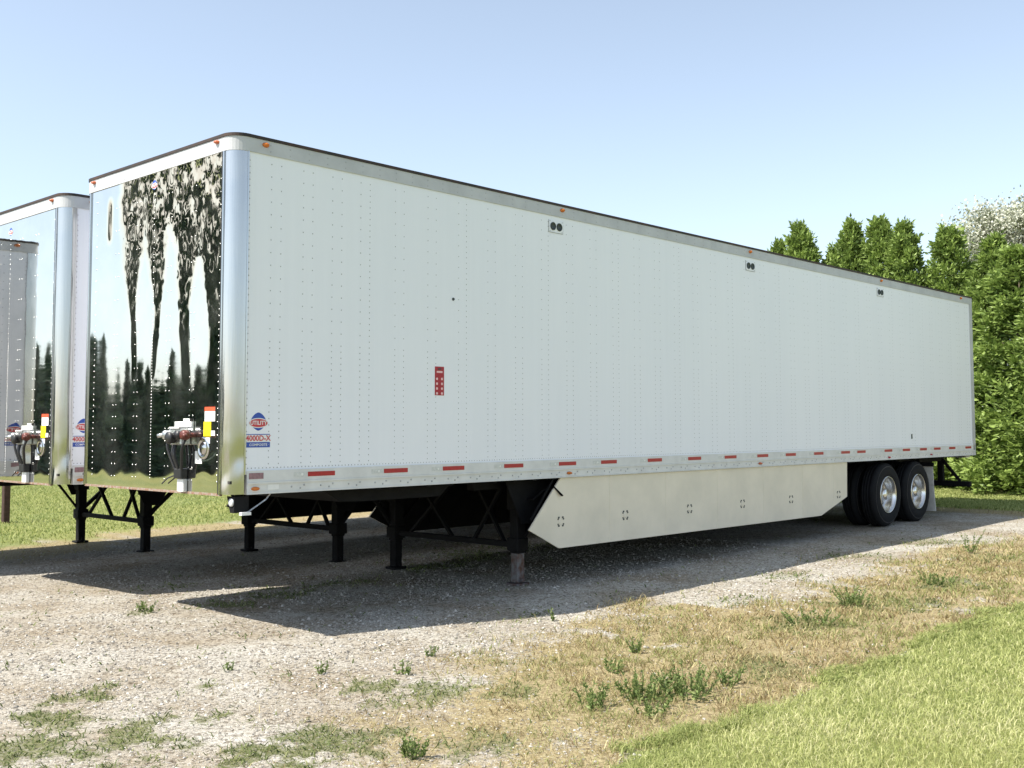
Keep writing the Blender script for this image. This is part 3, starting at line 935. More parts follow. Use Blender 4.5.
    mb.build('crank_handle', M['black'], gear)
    # --- side skirts
    for (y0, yo) in ((0.0, -1), (W, 1)):
        mb = MB()
        a, b = y0-yo*0.03, y0-yo*0.012
        poly = [(4.13, 1.092), (3.62, 0.56), (4.10, 0.335), (10.04, 0.325), (10.88, 0.565), (10.90, 1.092)]
        mb.prism(poly, 'y', min(a, b), max(a, b))
        for x in (5.0, 6.1, 7.25, 8.4, 9.5, 10.45):     # faint joint ribs
            q = (y0-yo*0.012, y0-yo*0.010)
            mb.box(x-0.012, x+0.012, min(q), max(q), 0.345 if x < 10 else 0.46, 1.088)
        sk = mb.build('side_skirt', M['cream'], T)
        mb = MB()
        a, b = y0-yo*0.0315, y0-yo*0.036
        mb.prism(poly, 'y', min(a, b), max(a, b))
        mb.build('skirt_shade_sheet', M['black'], sk)  # black sheet added inside the skirt, painting in the underbody shade
        for x, z in ((4.13, 0.62), (5.28, 0.62), (6.60, 0.62), (7.85, 0.615), (9.15, 0.61), (10.60, 0.61)):
            mb = MB()
            q = y0-yo*0.0118; h = 0.045; o = 0.003*yo
            f = lambda x0, x1, z0, z1: mb.box(x0, x1, min(q, q+o), max(q, q+o), z0, z1)
            for sx in (-1, 1):
                for sz in (-1, 1):
                    f(min(x+sx*h, x+sx*h*.45), max(x+sx*h, x+sx*h*.45), z+sz*h-.009, z+sz*h+.009)
                    f(x+sx*h-.009, x+sx*h+.009, min(z+sz*(h-.0095), z+sz*h*.45), max(z+sz*(h-.0095), z+sz*h*.45))
            mb.m = 1
            mb.lathe([(0.033, q-y0+o*0.2), (0.030, q-y0+o*1.4), (0.0, q-y0+o*1.5)], (x, y0, z), 'y', 14)
            mb.build('skirt_fastener', [M['dark'], M['cream']], sk)
        for p0_, p1_, w_, h_ in [((3.70, y0-yo*0.06, 0.66), (4.05, y0-yo*0.06, 1.07), 0.02, 0.02), ((4.02, y0-yo*0.02, 1.0), (4.13, y0+yo*0.012, 0.90), 0.03, 0.014)]+[
                ((q_, y0-yo*0.06, 0.4 if q_ < 10 else .55), (q_, y0-yo*0.10, 1.07), 0.03, 0.03) for q_ in (4.6, 5.8, 7.0, 8.2, 9.4, 10.6)]:
            mb = MB(); mb.bar(p0_, p1_, w_, h_); mb.build('skirt_bracket', M['black'], sk)
    # --- axles and wheels
    for cx in (12.37, 13.56):
        mb = MB(); mb.tube([(cx, 0.25, 0.525), (cx, W-0.25, 0.525)], 0.065, 14)
        mb.box(cx-0.25, cx+0.25, 0.78, 0.90, 0.56, 0.94); mb.box(cx-0.25, cx+0.25, W-0.90, W-0.78, 0.56, 0.94)
        mb.box(cx-0.62, cx-0.48, 0.72, 0.82, 0.5, 0.94); mb.box(cx-0.62, cx-0.48, W-0.82, W-0.72, 0.5, 0.94)
        mb.tube([(cx, 0.45, 0.525), (cx, 0.62, 0.525)], 0.2, 18); mb.tube([(cx, W-0.62, 0.525), (cx, W-0.45, 0.525)], 0.2, 18)
        ax = mb.build('axle', M['black'], T)
        for y_out, sg in ((0.035, -1), (0.365, -1), (W-0.035, 1), (W-0.365, 1)):
            make_wheel(ax, cx, 0.525, y_out, sg)
    for y0, y1 in ((0.05, 0.66), (W-0.66, W-0.05)):
        mb = MB()
        mb.prism([(14.26, 0.96), (14.275, 0.96), (14.30, 0.55), (14.37, 0.14), (14.355, 0.14), (14.285, 0.55)], 'y', y0, y1)
        fl = mb.build('mud_flap', M['flap'], T)
        mb = MB(); mb.box(14.24, 14.262, y0-0.02, y1+0.02, 0.93, 1.0); mb.bar((14.25, y1, 0.965), (14.25, y1+0.15 if y0 < 1 else y0-0.15, 0.965), 0.04)
        mb.build('flap_hanger', M['black'], fl)
    mb = MB()
    mb.box(16.0, 16.1, 0.06, W-0.06, 0.50, 0.60, 0.01)
    for yy in (0.62, W-0.62): mb.box(16.0, 16.09, yy-0.05, yy+0.05, 0.60, 1.07)
    mb.bar((16.03, 0.25, 0.60), (16.03, 0.62, 1.05), 0.05); mb.bar((16.03, W-0.25, 0.60), (16.03, W-0.62, 1.05), 0.05)
    mb.box(14.9, 15.9, 0.55, 0.63, 0.98, 1.07)
    mb.build('underride_guard', M['black'], T)
    # --- nose fittings
    mb = MB()
    mb.box(-0.10, -0.002, 0.60, 0.80, 1.50, 1.64, 0.01); mb.box(-0.014, -0.003, 0.55, 0.86, 1.62, 1.70)
    cp = mb.build('connector_box', M['chrome'], T)
    mb = MB(); mb.box(-0.018, -0.0145, 0.57, 0.84, 1.655, 1.70); mb.box(-0.105, -0.0145, 0.62, 0.78, 1.641, 1.654); mb.box(-0.019, -0.0150, 0.60, 0.70, 1.7, 1.725)
    mb.build('connector_label', M['white'], cp)
    for yy, mn in ((0.83, 'chrome'), (0.53, 'glad')):
        mb = MB(); mb.smooth = True
        c = Vector((-0.09, yy, 1.585))
        mb.lathe([(0.0, -0.04), (0.035, -0.04), (0.042, -0.02), (0.042, 0.01), (0.03, 0.03), (0.0, 0.03)], c, 'x', 18)
        mb.tube([c+Vector((0.0, 0, -0.01)), c+Vector((-0.03, 0.04*(1 if yy > .7 else -1), 0.0)), c+Vector((-0.055, 0.07*(1 if yy > .7 else -1), -0.01))], 0.018, 8)
        mb.tube([c+Vector((0.03, 0, 0)), c+Vector((0.088, 0, 0))], 0.02, 8)
        mb.build('gladhand', M[mn], cp)
    mb = MB(); mb.smooth = True
    mb.lathe([(0.0, -0.075), (0.048, -0.075), (0.052, -0.06), (0.045, -0.03), (0.045, 0.0)], (-0.09, 0.70, 1.56), 'x', 18)
    mb.lathe([(0.038, -0.0), (0.040, -0.025), (0.0, -0.03)], (-0.105, 0.62, 1.585), 'x', 14)
    mb.build('electric_socket', M['hose'], cp)
    for pts in ([(-0.07, 0.84, 1.56), (-0.09, 0.83, 1.48), (-0.07, 0.77, 1.34), (-0.05, 0.72, 1.24)],
                [(-0.07, 0.56, 1.56), (-0.10, 0.57, 1.48), (-0.07, 0.63, 1.34), (-0.05, 0.66, 1.24)],
                [(-0.08, 0.71, 1.50), (-0.10, 0.70, 1.42), (-0.07, 0.69, 1.32), (-0.05, 0.69, 1.24)],
                [(-0.08, 0.75, 1.50), (-0.09, 0.74, 1.42), (-0.06, 0.72, 1.32), (-0.05, 0.71, 1.24)]):
        mb = MB(); mb.smooth = True
        # smooth the run of the hose
        P = [Vector(p) for p in pts]; Q = []
        for i in range(len(P)-1):
            a = P[max(i-1, 0)]; b = P[i]; c = P[i+1]; d = P[min(i+2, len(P)-1)]
            for k in range(5):
                t = k/5
                Q.append(0.5*((2*b)+(-a+c)*t+(2*a-5*b+4*c-d)*t*t+(-a+3*b-3*c+d)*t**3))
        Q.append(P[-1])
        mb.tube(Q, 0.013, 8); mb.build('air_hose', M['hose'], cp)
    mb = MB(); mb.box(-0.075, -0.004, 0.635, 0.755, 1.215, 1.30, 0.008); mb.build('hose_clamp', M['hose'], cp)
    mb = MB(); mb.box(-0.045, -0.001, 0.645, 0.745, ZB, 1.214, 0.006); mb.build('conduit', M['white'], cp)
    mb = MB(); mb.tube([(-0.03, 0.80, 1.24), (-0.035, 0.92, 1.21), (-0.03, 1.02, 1.16)], 0.006, 6); mb.build('cable_end', M['hose'], cp)
    mb = MB(); mb.smooth = True
    mb.lathe([(0.055, -0.004), (0.070, -0.014), (0.088, -0.010), (0.095, -0.004)], (0, 0.40, 1.475), 'x', 24)
    mb.lathe([(0.0, -0.012), (0.05, -0.010), (0.056, -0.003)], (0, 0.40, 1.475), 'x', 24)
    mb.build('drain_ring', M['post'], T)
    # labels on the nose
    def lab(nm, y0, y1, z0, z1, mats, band_=None, off=0.003):
        mb = MB(); mb.box(-off, -off+0.0015, y0, y1, z0, z1)
        if band_:
            mb.m = 1; mb.box(-off-0.0012, -off-0.0003, y0, y1, band_, z1)
        mb.build(nm, mats, T)
    lab('nose_label', 0.225, 0.385, 1.700, 1.820, [M['white'], M['labelred']], 1.785)
    lab('nose_label', 0.285, 0.400, 1.575, 1.697, [M['yellow']])
    lab('nose_label', 0.225, 0.283, 1.580, 1.622, [M['white']])
    lab('nose_label', 0.42, 0.53, 1.345, 1.45, [M['white']])
    lab('nose_label', 0.30, 0.385, 1.515, 1.565, [M['white']])
    return T

t1 = make_trailer((0, 0, 0), 'nearest long white box trailer, its red warning sticker and cream side skirt in full view')
def drop(o):
    for ch in list(o.children): drop(ch)
    bpy.data.objects.remove(o)
t2 = copy_tree(t1); t2.location = (0.02, 3.2, -0.03)
t2['label'] = 'middle white box trailer, its polished steel nose left of the nearest trailer'
t3 = copy_tree(t1); t3.location = (-1.13, 6.42, -0.06)
t3['label'] = 'leftmost trailer, seen by its black cross-braced legs below the noses and as a mirror image'


# only the nearest trailer wears both skirts; the middle one shows just the one of its far side
def kids(T, nm): return [c for c in T.children if c.name.split('.')[0] == nm]
drop(kids(t2, 'side_skirt')[0])
for c in kids(t3, 'side_skirt'): drop(c)
for T_ in (t2, t3):
    for lg_ in kids(T_, 'landing_gear'):
        for a_ in lg_.children:
            for c_ in [a_]+list(a_.children):
                if c_.data.materials[0] == M['worn']:
                    c_.data = c_.data.copy(); c_.data.materials[0] = M['black']
kids(t3, 'landing_gear')[0].location.x = 0.20
for T_ in (t2, t3):
    for nm_ in ('corner_bracket', 'round_reflector', 'release_rod', 'warning_sticker'):
        for c_ in kids(T_, nm_): drop(c_)
drop(kids(t2, 'front_panel')[0]); drop(kids(t3, 'front_panel')[0])
fp = front_panel(t2, 0.05)
fp3 = fp.copy(); link(fp3); fp3.parent = t3

# ------------------------------------------------------------------ trees
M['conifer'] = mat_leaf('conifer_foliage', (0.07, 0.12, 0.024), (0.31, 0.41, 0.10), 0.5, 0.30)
M['broadleaf'] = mat_leaf('pale_blossom_foliage', (0.14, 0.17, 0.07), (0.70, 0.70, 0.60), 0.6, 0.25)
M['conifer_dark'] = mat_leaf('dark_conifer_foliage', (0.07, 0.12, 0.09), (0.17, 0.24, 0.16), 0.6, 0.15)

def spray_mesh(name, P, D, L, Wd, tint, mat, rng):
    """a bent diamond of foliage at every point P, pointing along D"""
    n = len(P)
    D = D/np.linalg.norm(D, axis=1, keepdims=True)
    A = rng.normal(size=(n, 3)); A = np.cross(D, A); A /= np.linalg.norm(A, axis=1, keepdims=True)
    B = np.cross(D, A)
    a = P; b = P+D*L[:, None]*0.45+A*Wd[:, None]+B*L[:, None]*0.08; c = P+D*L[:, None]; d = P+D*L[:, None]*0.5-A*Wd[:, None]+B*L[:, None]*0.08
    V = np.stack([a, b, c, d], 1).reshape(-1, 3)
    i = np.arange(n)*4
    F = np.concatenate([np.stack([i, i+1, i+2], 1), np.stack([i, i+2, i+3], 1)])
    return np_mesh(name, V, [F], mat, np.repeat(tint, 4))

def conifer_crown(seed, h, r, ncl, per, mat, name='crown', leaf=0.13, base=0.12, power=0.75, csize=1.0):
    rng = np.random.default_rng(seed)
    # clumps: fans of sprays set on the envelope of the crown, of uneven reach
    t = rng.random(ncl)**1.15
    ph = rng.random(ncl)*2*PI
    lob = 1+0.10*np.sin(ph*2+seed)+0.10*np.sin(ph*3+t*9+seed)+0.10*np.sin(t*22+ph*2)
    env = r*np.clip((1-t)**power, 0, 1)*(0.82+0.18*np.clip(t/0.12, 0, 1))*lob
    rad = env*(0.62+0.42*rng.random(ncl))
    C = np.stack([rad*np.cos(ph), rad*np.sin(ph), base+t*(h-base)], 1)
    size = (0.28+0.34*rng.random(ncl))*(0.45+0.55*(1-t))*(r/1.3)**0.4*csize
    out = np.stack([np.cos(ph), np.sin(ph), np.full(ncl, 0.95)+t*1.0], 1); out /= np.linalg.norm(out, axis=1, keepdims=True)
    ct = rng.random(ncl)
    k = np.repeat(np.arange(ncl), per); n = len(k)
    q = rng.normal(size=(n, 3))*0.42
    al = rng.random(n)
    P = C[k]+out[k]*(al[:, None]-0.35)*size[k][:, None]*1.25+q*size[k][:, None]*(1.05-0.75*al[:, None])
    P[:, 2] = np.maximum(P[:, 2], 0.05)
    D = out[k]*0.7+q*1.4+rng.normal(size=(n, 3))*0.55
    L = leaf*(0.6+0.8*rng.random(n))
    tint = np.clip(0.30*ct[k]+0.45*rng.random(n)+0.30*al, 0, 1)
    # leaders at the top
    m_ = 420
    tt = rng.random(m_)
    P2 = np.stack([rng.normal(size=m_)*0.10*(1-tt), rng.normal(size=m_)*0.10*(1-tt), h-0.55+tt*0.75], 1)
    D2 = np.stack([rng.normal(size=m_)*0.4, rng.normal(size=m_)*0.4, np.ones(m_)], 1)
    P = np.concatenate([P, P2]); D = np.concatenate([D, D2]); L = np.concatenate([L, leaf*(0.5+0.6*rng.random(m_))])
    tint = np.concatenate([tint, 0.4+0.5*rng.random(m_)])
    return spray_mesh(name, P, D, L, L*0.24, tint, mat, rng)

def trunk_mesh(h, r0, seed):
    rng = random.Random(seed)
    mb = MB(); mb.smooth = True
    pts = []; rs = []
    for k in range(9):
        t = k/8
        pts.append((rng.uniform(-.05, .05)*t*2, rng.uniform(-.05, .05)*t*2, -0.1+t*h)); rs.append(r0*(1.25 if k == 0 else 1)*(1-0.92*t))
    mb.tube(pts, 0, 9, rs=rs)
    for k in range(26):
        z = h*rng.uniform(0.06, 0.85); a = rng.uniform(0, 2*PI); l = 0.75*(1-z/h)+0.2
        mb.tube([(0, 0, z), (l*.5*math.cos(a), l*.5*math.sin(a), z+l*.35), (l*math.cos(a), l*math.sin(a), z+l*0.95)], 0, 5, rs=[0.035, 0.022, 0.006])
    return mb

H0 = 6.6
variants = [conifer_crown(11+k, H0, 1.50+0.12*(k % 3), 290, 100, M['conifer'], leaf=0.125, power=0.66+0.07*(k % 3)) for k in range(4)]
trunkv = trunk_mesh(H0*0.93, 0.13, 3)
tr0 = trunkv.build('trunk', M['bark'])
tmesh = tr0.data
bpy.data.objects.remove(tr0)
def conifer(x, y, h, wd, var, rz, label, group, name='conifer_tree', meshes=None, tm=None, h0=H0):
    z = float(gz(x, y))
    t = empty(name, (x, y, z), rz)
    tag(t, label, 'tree', group)
    s = h/h0*(1.03 if h0 == H0 else 1)
    for nm, me_ in (('trunk', tm or tmesh), ('crown', (meshes or variants)[var])):
        o = link(bpy.data.objects.new(nm, me_)); o.parent = t
        o.scale = (wd, wd, s)
    return t
hedge = [
 (23.3, 8.15, 6.56, 0.76, 0, 'narrow conifer at the left end of the row, its tip just clearing the trailer roof'),
 (23.0, 7.25, 6.88, 0.98, 1, 'second conifer from the left end of the row, tall pointed tip above the trailer roof'),
 (23.6, 6.45, 6.20, 0.92, 2, 'low conifer in the dip between the two taller groups of the row'),
 (23.0, 5.70, 6.74, 0.88, 3, 'leftmost conifer of the tight group of three above the roof'),
 (23.2, 4.95, 6.79, 1.04, 0, 'middle and tallest conifer of the tight group of three above the roof'),
 (22.9, 4.20, 6.52, 0.95, 1, 'conifer at the right of the tight group of three, before the gap of sky'),
 (23.2, 3.10, 6.29, 1.05, 2, 'conifer standing alone over the rear corner of the trailer, sky on both sides'),
 (23.0, 1.95, 5.93, 1.04, 3, 'conifer whose dark tip stands in front of the pale blossoming tree'),
 (22.3, 1.10, 5.53, 1.28, 0, 'broad conifer behind the rear corner of the trailer, foliage down to the lawn'),
 (21.9, -0.35, 5.63, 1.40, 1, 'broad conifer at the right edge of the photo, foliage down to the lawn'),
 (22.2, -2.1, 5.86, 1.34, 2, 'conifer just beyond the right edge of the photo'),
 (23.4, 9.6, 5.34, 0.98, 1, 'conifer wholly behind the trailer at the hidden left end of the row'),
]
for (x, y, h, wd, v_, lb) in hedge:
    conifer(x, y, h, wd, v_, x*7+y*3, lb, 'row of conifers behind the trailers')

# undergrowth fill of the row: lower shoots between the trunks
# --- the pale flowering tree behind the row
def blossom_tree():
    x, y = 33.0, 3.9
    t = empty('flowering_tree', (x, y, 0.09)); tag(t, 'pale white blossoming tree rising behind the conifers at the right edge', 'tree')
    mb = MB(); mb.smooth = True
    rng = random.Random(8)
    mb.tube([(0, 0, -.1), (0.05, 0, 2.2), (0.1, 0.1, 4.0), (0, 0, 6.6)], 0, 10, rs=[.26, .2, .14, .05])
    tips = []
    for k in range(26):
        z = rng.uniform(2.5, 5.6); a = rng.uniform(0, 2*PI); l = rng.uniform(1.3, 2.6)*(1-(z-2.5)/9)
        e = (l*math.cos(a), l*math.sin(a), z+l*rng.uniform(.5, 1.0))
        mb.tube([(0, 0, z), (e[0]*.5, e[1]*.5, z+l*.3), e], 0, 6, rs=[.07, .05, .015]); tips.append(e)
    mb.build('trunk', M['bark'], t)
    g = np.random.default_rng(5)
    C = np.array(tips+[(g.normal()*.9, g.normal()*.9, 7.7+g.random()*.9) for _ in range(14)]+[tuple(np.clip(g.normal(size=3), -1.5, 1.5)*np.array([1.25, 1.25, 1.05])+np.array([0, 0, 7.0])) for _ in range(260)])
    per = 300; k = np.repeat(np.arange(len(C)), per)
    P = C[k]+g.normal(size=(len(k), 3))*np.array([.30, .30, .22])
    D = g.normal(size=(len(k), 3))+np.array([0, 0, .4])
    L = .06+.06*g.random(len(k))
    tint = np.where(g.random(len(k)) < 0.68, 0.6+.4*g.random(len(k)), 0.3*g.random(len(k)))
    o = link(bpy.data.objects.new('crown', spray_mesh('crown', P, D, L, L*.38, tint, M['broadleaf'], g))); o.parent = t
blossom_tree()

# --- the row of narrow conifers out in front of the noses, seen in the polished steel
H1 = 5.6
var2 = [conifer_crown(31+k, H1, 1.35+0.1*k, 620, 30, M['conifer_dark'], leaf=0.20, power=1.25, csize=0.55) for k in range(3)]
rowlab = 'narrow dark conifer in the row mirrored in the polished trailer noses'
rr = random.Random(12)
base_c = Vector((-19.5, 35.5)); dr = Vector((0.88, 0.47))
for k in range(-20, 33):
    p = base_c+dr*(k*0.93+rr.uniform(-.25, .25))+Vector((-0.47, 0.88))*rr.uniform(-.6, .6)
    hh = (5.1 if k % 3 == 0 else 4.2)+rr.uniform(-.4, .45)
    t = conifer(p.x, p.y, hh, rr.uniform(.85, 1.15), k % 3, rr.uniform(0, 6), rowlab, 'conifers facing the trailer noses', meshes=var2, h0=H1)

# --- thin post at the far left
p = MB(); px_, py_ = 3.6, 13.3
zz = float(gz(px_, py_))
p.box(px_-0.07, px_+0.05, py_-0.05, py_+0.07, zz-0.1, zz+1.25, 0.012)
o = p.build('wooden_post', M['wood']); tag(o, 'dark weathered post on the far lawn at the left edge, below the leftmost nose', 'post')

# ------------------------------------------------------------------ ground cover
def frustum_keep(x, y, margin=0.06):
    """only where the photo, or a camera a few steps aside, could see it"""
    v = np.stack([x-CAM.x, y-CAM.y], 1)
    f2 = np.array([math.cos(yaw), math.sin(yaw)]); s2 = np.array([math.sin(yaw), -math.cos(yaw)])
    dep = v@f2; lat = v@s2
    return (dep > 1.8) & (np.abs(lat) < dep*0.62+1.2)

def blades(name, x, y, h, wd, lean, tint, mat, label, seed, kind='stuff', cat='grass'):
    g = np.random.default_rng(seed); n = len(x)
    z = gz(x, y)-0.004
    a = g.random(n)*2*PI; w = np.stack([np.cos(a), np.sin(a), np.zeros(n)], 1)*wd[:, None]*0.5
    la = g.random(n)*2*PI; ld = np.stack([np.cos(la), np.sin(la), np.zeros(n)], 1)*(lean*h)[:, None]
    P = np.stack([x, y, z], 1); up = np.array([0, 0, 1.0])
    midp = P+ld*0.35+up*(h*0.6)[:, None]; tip = P+ld+up*(h*(1-0.25*lean))[:, None]
    V = np.stack([P-w, P+w, midp+w*0.75, midp-w*0.75, tip], 1).reshape(-1, 3)
    i = np.arange(n)*5
    Q = np.stack([i, i+1, i+2, i+3], 1); T3 = np.stack([i+3, i+2, i+4], 1)
    me_ = np_mesh(name, V, [Q, T3], mat, np.repeat(tint, 5))
    o = link(bpy.data.objects.new(name, me_))
    return tag(o, label, cat, kind=kind)

M['lawnblade'] = mat_blades('lawn_blades', [(0.0, (0.11, 0.165, 0.04)), (0.35, (0.31, 0.35, 0.11)), (0.75, (0.54, 0.55, 0.24)), (1.0, (0.68, 0.64, 0.38))], 0.42)
M['dryblade'] = mat_blades('straw_blades', [(0.0, (0.17, 0.115, 0.06)), (0.4, (0.36, 0.28, 0.13)), (0.78, (0.58, 0.51, 0.28)), (0.86, (0.20, 0.22, 0.07)), (1.0, (0.30, 0.32, 0.11))], 0.35)
M['plant'] = mat_blades('weed_plant_leaves', [(0.0, (0.11, 0.16, 0.05)), (0.6, (0.22, 0.29, 0.09)), (1.0, (0.38, 0.43, 0.18))], 0.45)
M['weedblade'] = mat_blades('weed_leaves', [(0.0, (0.07, 0.10, 0.03)), (0.6, (0.155, 0.19, 0.06)), (1.0, (0.32, 0.33, 0.15))], 0.35)

g = np.random.default_rng(77)
# lawn, near right
n = 620000
x = g.uniform(-2.0, 15, n)**1.0; y = g.uniform(-8.5, -3.9, n)
dist = np.hypot(x-CAM.x, y-CAM.y)
keep = frustum_keep(x, y) & (g.random(n) < np.clip((5.5/dist)**1.3, 0.10, 1)*(0.5+0.7*NA.fbm(x*3, y*3, 3)))
lm, dm, wm = masks(x, y)
keep &= g.random(n) < lm
x, y, dist = x[keep], y[keep], dist[keep]; n = len(x)
patch = NB.fbm(x*1.3, y*1.3, 3)
sc = np.clip(dist/5.5, 1, 2.6)
blades('lawn_grass', x, y, (0.022+0.026*g.random(n))*(0.8+.5*patch)*np.clip(sc, 1, 1.3), 0.0042*sc*(0.7+0.6*g.random(n)), 0.4+0.9*g.random(n),
       np.clip(0.16+0.62*g.random(n)+0.55*(patch-0.35)+0.25*(g.random(n) < .15), 0, 1), M['lawnblade'], 'short sunlit mown grass in the near right corner', 1)
# longer, greener fringe where the mower does not reach
n = 60000
x = g.uniform(-2.0, 15, n); y = -4.15+g.normal(size=n)*0.05-(NB.fbm(x*2.6, x*0-6.7, 4)-.5)*.35
dist = np.hypot(x-CAM.x, y-CAM.y)
keep = frustum_keep(x, y) & (g.random(n) < np.clip((5.5/dist)**1.2, .1, 1)*sstep(.35, .6, NC.fbm(x*2.2, y*2, 3)))
x, y, dist = x[keep], y[keep], dist[keep]; n = len(x); sc = np.clip(dist/5.5, 1, 2.4)
blades('lawn_grass', x, y, 0.03+0.05*g.random(n), 0.0045*sc*(0.7+0.6*g.random(n)), 0.4+1.0*g.random(n), np.clip(.12+.55*g.random(n), 0, 1), M['lawnblade'], 'longer green grass fringing the lawn edge', 12)
# lawn behind : a thinner cover of coarser tufts
n = 150000
x = np.concatenate([g.uniform(-2, 26, n), g.uniform(16.5, 24, 60000)]); y = np.concatenate([g.uniform(8, 26, n), g.uniform(-3, 4, 60000)]); n = len(x)
lm, dm, wm = masks(x, y)
keep = (g.random(n) < lm)
x, y = x[keep], y[keep]; n = len(x)
blades('lawn_grass', x, y, 0.035+0.04*g.random(n), 0.016*(0.6+.8*g.random(n)), 0.4+0.8*g.random(n), np.clip(0.05+0.65*g.random(n), 0, 1), M['lawnblade'], 'mown lawn grass beyond the gravel, behind the trailers', 2)
# dry strip
n = 420000
x = g.uniform(-3.5, 16, n); y = g.uniform(-4.4, -0.9, n)
x2 = g.uniform(-1, 16, 60000); y2 = g.uniform(5, 12, 60000); x3 = g.uniform(15, 19, 30000); y3 = g.uniform(-4.2, 1.5, 30000)
x = np.concatenate([x, x2, x3]); y = np.concatenate([y, y2, y3]); n = len(x)
lm, dm, wm = masks(x, y)
dist = np.hypot(x-CAM.x, y-CAM.y)
tuft = NB.fbm(x*7, y*7, 2)
keep = frustum_keep(x, y) & (g.random(n) < (dm*0.75+0.012)*np.clip((tuft-0.25)*2.2, 0.05, 1)*np.clip((6.5/dist), 0.3, 1)) & (lm < 0.5)
x, y, dist = x[keep], y[keep], dist[keep]; n = len(x)
sc = np.clip(dist/6, 1, 2.4)
green = NA.fbm(x*1.7+50, y*1.7, 3)+0.07
tint = np.where(g.random(n) < np.clip((green-0.42)*2.2, 0.06, 0.7), 0.86+0.14*g.random(n), 0.8*g.random(n))
blades('dry_grass', x, y, (0.015+0.058*g.random(n)**2.4)*np.clip(sc, 1, 1.3), 0.0042*sc*(0.6+.8*g.random(n)), 0.5+1.4*g.random(n), tint, M['dryblade'], 'straw coloured dry grass on the strip between gravel and lawn', 3)
# creeping weeds in patches: short broad leaves
n = 420000
x = g.uniform(-3.5, 13, n); y = g.uniform(-4.4, 4.6, n)
lm, dm, wm = masks(x, y)
dist = np.hypot(x-CAM.x, y-CAM.y)
keep = frustum_keep(x, y) & (g.random(n) < (np.maximum(wm**1.2*0.95, 0.05*sstep(.52, .66, NB.fbm(x*4+3, y*4, 3)))+0.004)*np.clip(6/dist, .35, 1)) & (lm < .5)
x, y, dist = x[keep], y[keep], dist[keep]; n = len(x)
sc = np.clip(dist/5.5, 1, 2.0)
blades('ground_weeds', x, y, 0.008+0.045*g.random(n)**2, 0.0075*sc*(0.6+.7*g.random(n)), 0.6+1.6*g.random(n), np.clip(g.random(n)*0.9+(g.random(n) < .12)*.3, 0, 1), M['weedblade'], 'low green weeds creeping in patches over the gravel', 4, cat='weeds')

# loose stones
def stones(n0, seed):
    g = np.random.default_rng(seed)
    x = g.uniform(-3.6, 9, n0); y = g.uniform(-4.2, 8.5, n0)
    dist = np.hypot(x-CAM.x, y-CAM.y)
    lm, dm, wm = masks(x, y)
    keep = frustum_keep(x, y) & (g.random(n0) < np.clip((5/dist)**1.6, .05, 1)*(1-0.92*dm)*(1-.95*wm)*(1-lm)*np.clip(1.6*NC.fbm(x*1.5, y*1.5, 3)-.2, .1, 1))
    x, y, dist = x[keep], y[keep], dist[keep]; n = len(x)
    r = 0.0034*(1+2.4*g.random(n)**6)*np.clip(dist/5, 1, 1.8)
    oc = np.array([(1,0,0),(0,1,0),(-1,0,0),(0,-1,0),(0,0,1),(0,0,-1)], float)
    V = oc[None]*(0.65+0.7*g.random((n, 6, 1)))
    a = g.random(n)*2*PI; ca, sa = np.cos(a), np.sin(a)
    V = V+g.normal(size=(n, 6, 3))*0.18
    V[:, :, 2] *= 0.62
    V = np.stack([V[:,:,0]*ca[:,None]-V[:,:,1]*sa[:,None], V[:,:,0]*sa[:,None]+V[:,:,1]*ca[:,None], V[:,:,2]], -1)*r[:, None, None]
    V += np.stack([x, y, gz(x, y)+r*0.15], 1)[:, None]
    F = np.array([(0,1,4),(1,2,4),(2,3,4),(3,0,4),(1,0,5),(2,1,5),(3,2,5),(0,3,5)])
    F = (np.arange(n)[:, None, None]*6+F[None]).reshape(-1, 3)
    tint = np.repeat(g.random(n), 6)
    return V.reshape(-1, 3), F, tint
mt, nt_, b_ = new_mat('limestone_chips')
at_ = N(nt_, 'ShaderNodeAttribute', attribute_name='tint')
rp_ = ramp(nt_, [(0.0, (0.17, 0.15, 0.125)), (0.4, (0.30, 0.275, 0.235)), (0.85, (0.41, 0.38, 0.335)), (1.0, (0.52, 0.495, 0.45))])
nt_.links.new(at_.outputs['Fac'], rp_.inputs['Fac']); nt_.links.new(rp_.outputs['Color'], b_.inputs['Base Color']); b_.inputs['Roughness'].default_value = 0.85
M['stone'] = mt
V, F, ti = stones(520000, 6)
o = link(bpy.data.objects.new('gravel_stones', np_mesh('gravel_stones', V, [F], M['stone'], ti)))
tag(o, 'loose pale limestone chips scattered over the gravel lot', 'gravel', kind='stuff')

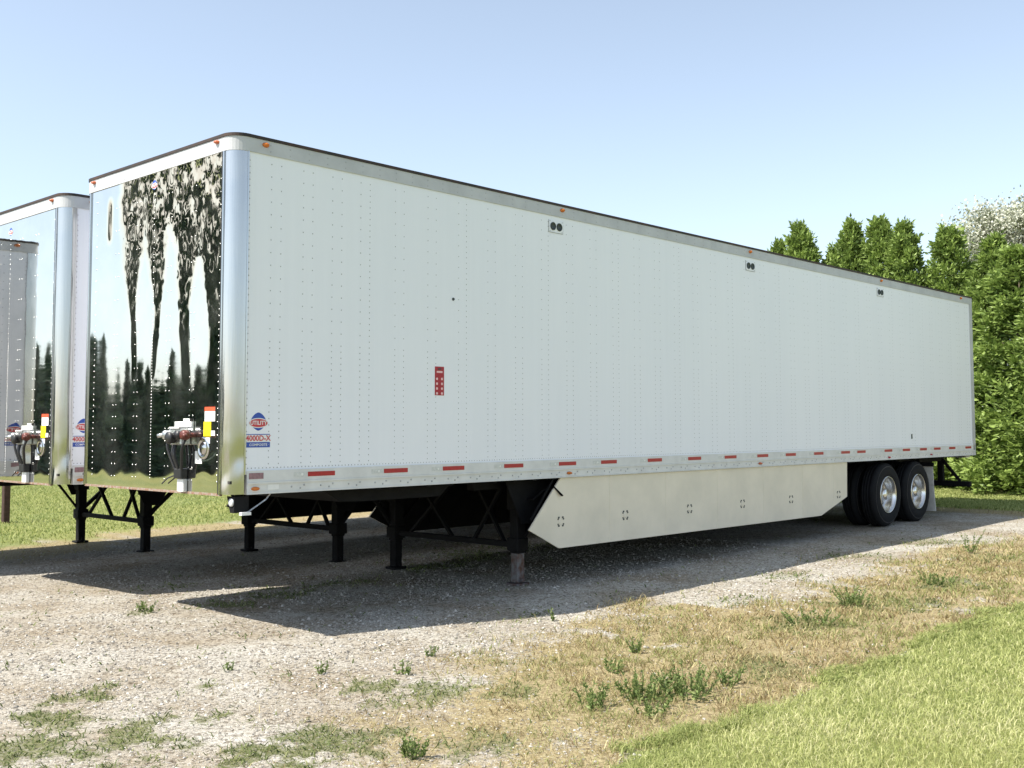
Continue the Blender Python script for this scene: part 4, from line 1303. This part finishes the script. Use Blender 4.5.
# ------------------------------------------------------------------ single weeds one can point to
def weed_plant(x, y, h, w, nst, seed, label, kindw='leafy'):
    g = random.Random(seed)
    t = empty('weed_plant', (x, y, float(gz(x, y)))); tag(t, label, 'weed', 'weeds standing at the lawn edge and on the gravel')
    st = MB(); V = []; D = []; L = []
    for k in range(nst):
        a = g.uniform(0, 2*PI); rr_ = w*g.random()**.7*0.5; hh = h*g.uniform(.55, 1.0)
        b0 = Vector((rr_*math.cos(a)*.7, rr_*math.sin(a)*.7, -0.01)); e = Vector((b0.x+g.gauss(0, .22)*hh+math.cos(a)*rr_*.5, b0.y+g.gauss(0, .22)*hh+math.sin(a)*rr_*.5, hh))
        md = (b0+e)/2+Vector((0, 0, hh*.08))
        st.tube([b0, md, e], 0, 4, rs=[.0032, .0024, .0012])
        nl = int(14+h*100) if w > .15 else int(8+h*50)
        for j in range(nl):
            q = g.uniform(.08, 1.0); p_ = b0.lerp(md, q*2) if q < .5 else md.lerp(e, q*2-1)
            V.append(tuple(p_)); D.append((g.gauss(0, 1), g.gauss(0, 1), g.uniform(.2, 1.6))); L.append((.012+.026*g.random())*(1.25-q*.6))
    st.build('stem', M['plant'], t)
    gg = np.random.default_rng(seed); V = np.array(V); D = np.array(D); L = np.array(L)
    o = link(bpy.data.objects.new('leaves', spray_mesh('leaves', V, D, L, L*(.24 if kindw == 'leafy' else .14), np.clip(gg.random(len(V))*.9, 0, 1), M['plant'], gg))); o.parent = t
for a in [
 (0.50, -3.36, .17, .22, 12, 1, 'upright leafy weed left of the big bushy one, near the lawn edge'),
 (0.86, -3.50, .20, .42, 26, 2, 'big bushy green weed at the lawn edge, left half of the dark clump'),
 (1.12, -3.66, .22, .40, 26, 3, 'big bushy green weed at the lawn edge, right half of the dark clump'),
 (0.62, -3.72, .10, .25, 10, 4, 'low dark weed in front of the bushy clump'),
 (1.55, -3.72, .12, .22, 10, 5, 'low spreading weed touching the lawn just right of the bushy clump'),
 (-0.89, -3.25, .13, .20, 12, 6, 'leafy weed at the bottom edge of the photo, left of centre'),
 (4.95, -2.95, .20, .40, 18, 7, 'bushy weed in the dry strip well right of the bushy clump'),
 (3.85, -3.08, .14, .50, 18, 8, 'low wide weed in the dry strip, nearer than the bushy one'),
 (9.7, -2.25, .42, .22, 6, 9, 'tall thin pale weed standing alone near the right edge'),
 (6.8, -3.0, .16, .45, 14, 10, 'weed tuft at the right edge beside the lawn'),
 (0.85, -1.50, .09, .12, 6, 11, 'small seedling weed on bare gravel below the warning sticker'),
 (2.62, -1.22, .14, .10, 4, 12, 'thin weed at the shadow edge in front of the skirt'),
 (-0.45, -0.75, .07, .10, 5, 13, 'small seedling on the gravel under the nearest corner'),
 (-0.05, -1.35, .09, .10, 6, 14, 'thin seedling right of the small green patches'),
 (0.30, -1.80, .10, .12, 6, 15, 'seedling between the small green patches and the dry strip'),
 (0.35, 1.95, .09, .22, 10, 16, 'green tuft lying in the notch of light between two shadows'),
 (2.0, -2.6, .11, .2, 8, 17, 'small weed amid straw in the middle of the dry strip'),
 (1.3, -2.9, .10, .2, 8, 18, 'small weed in straw behind the bushy clump'),
]:
    weed_plant(*a)
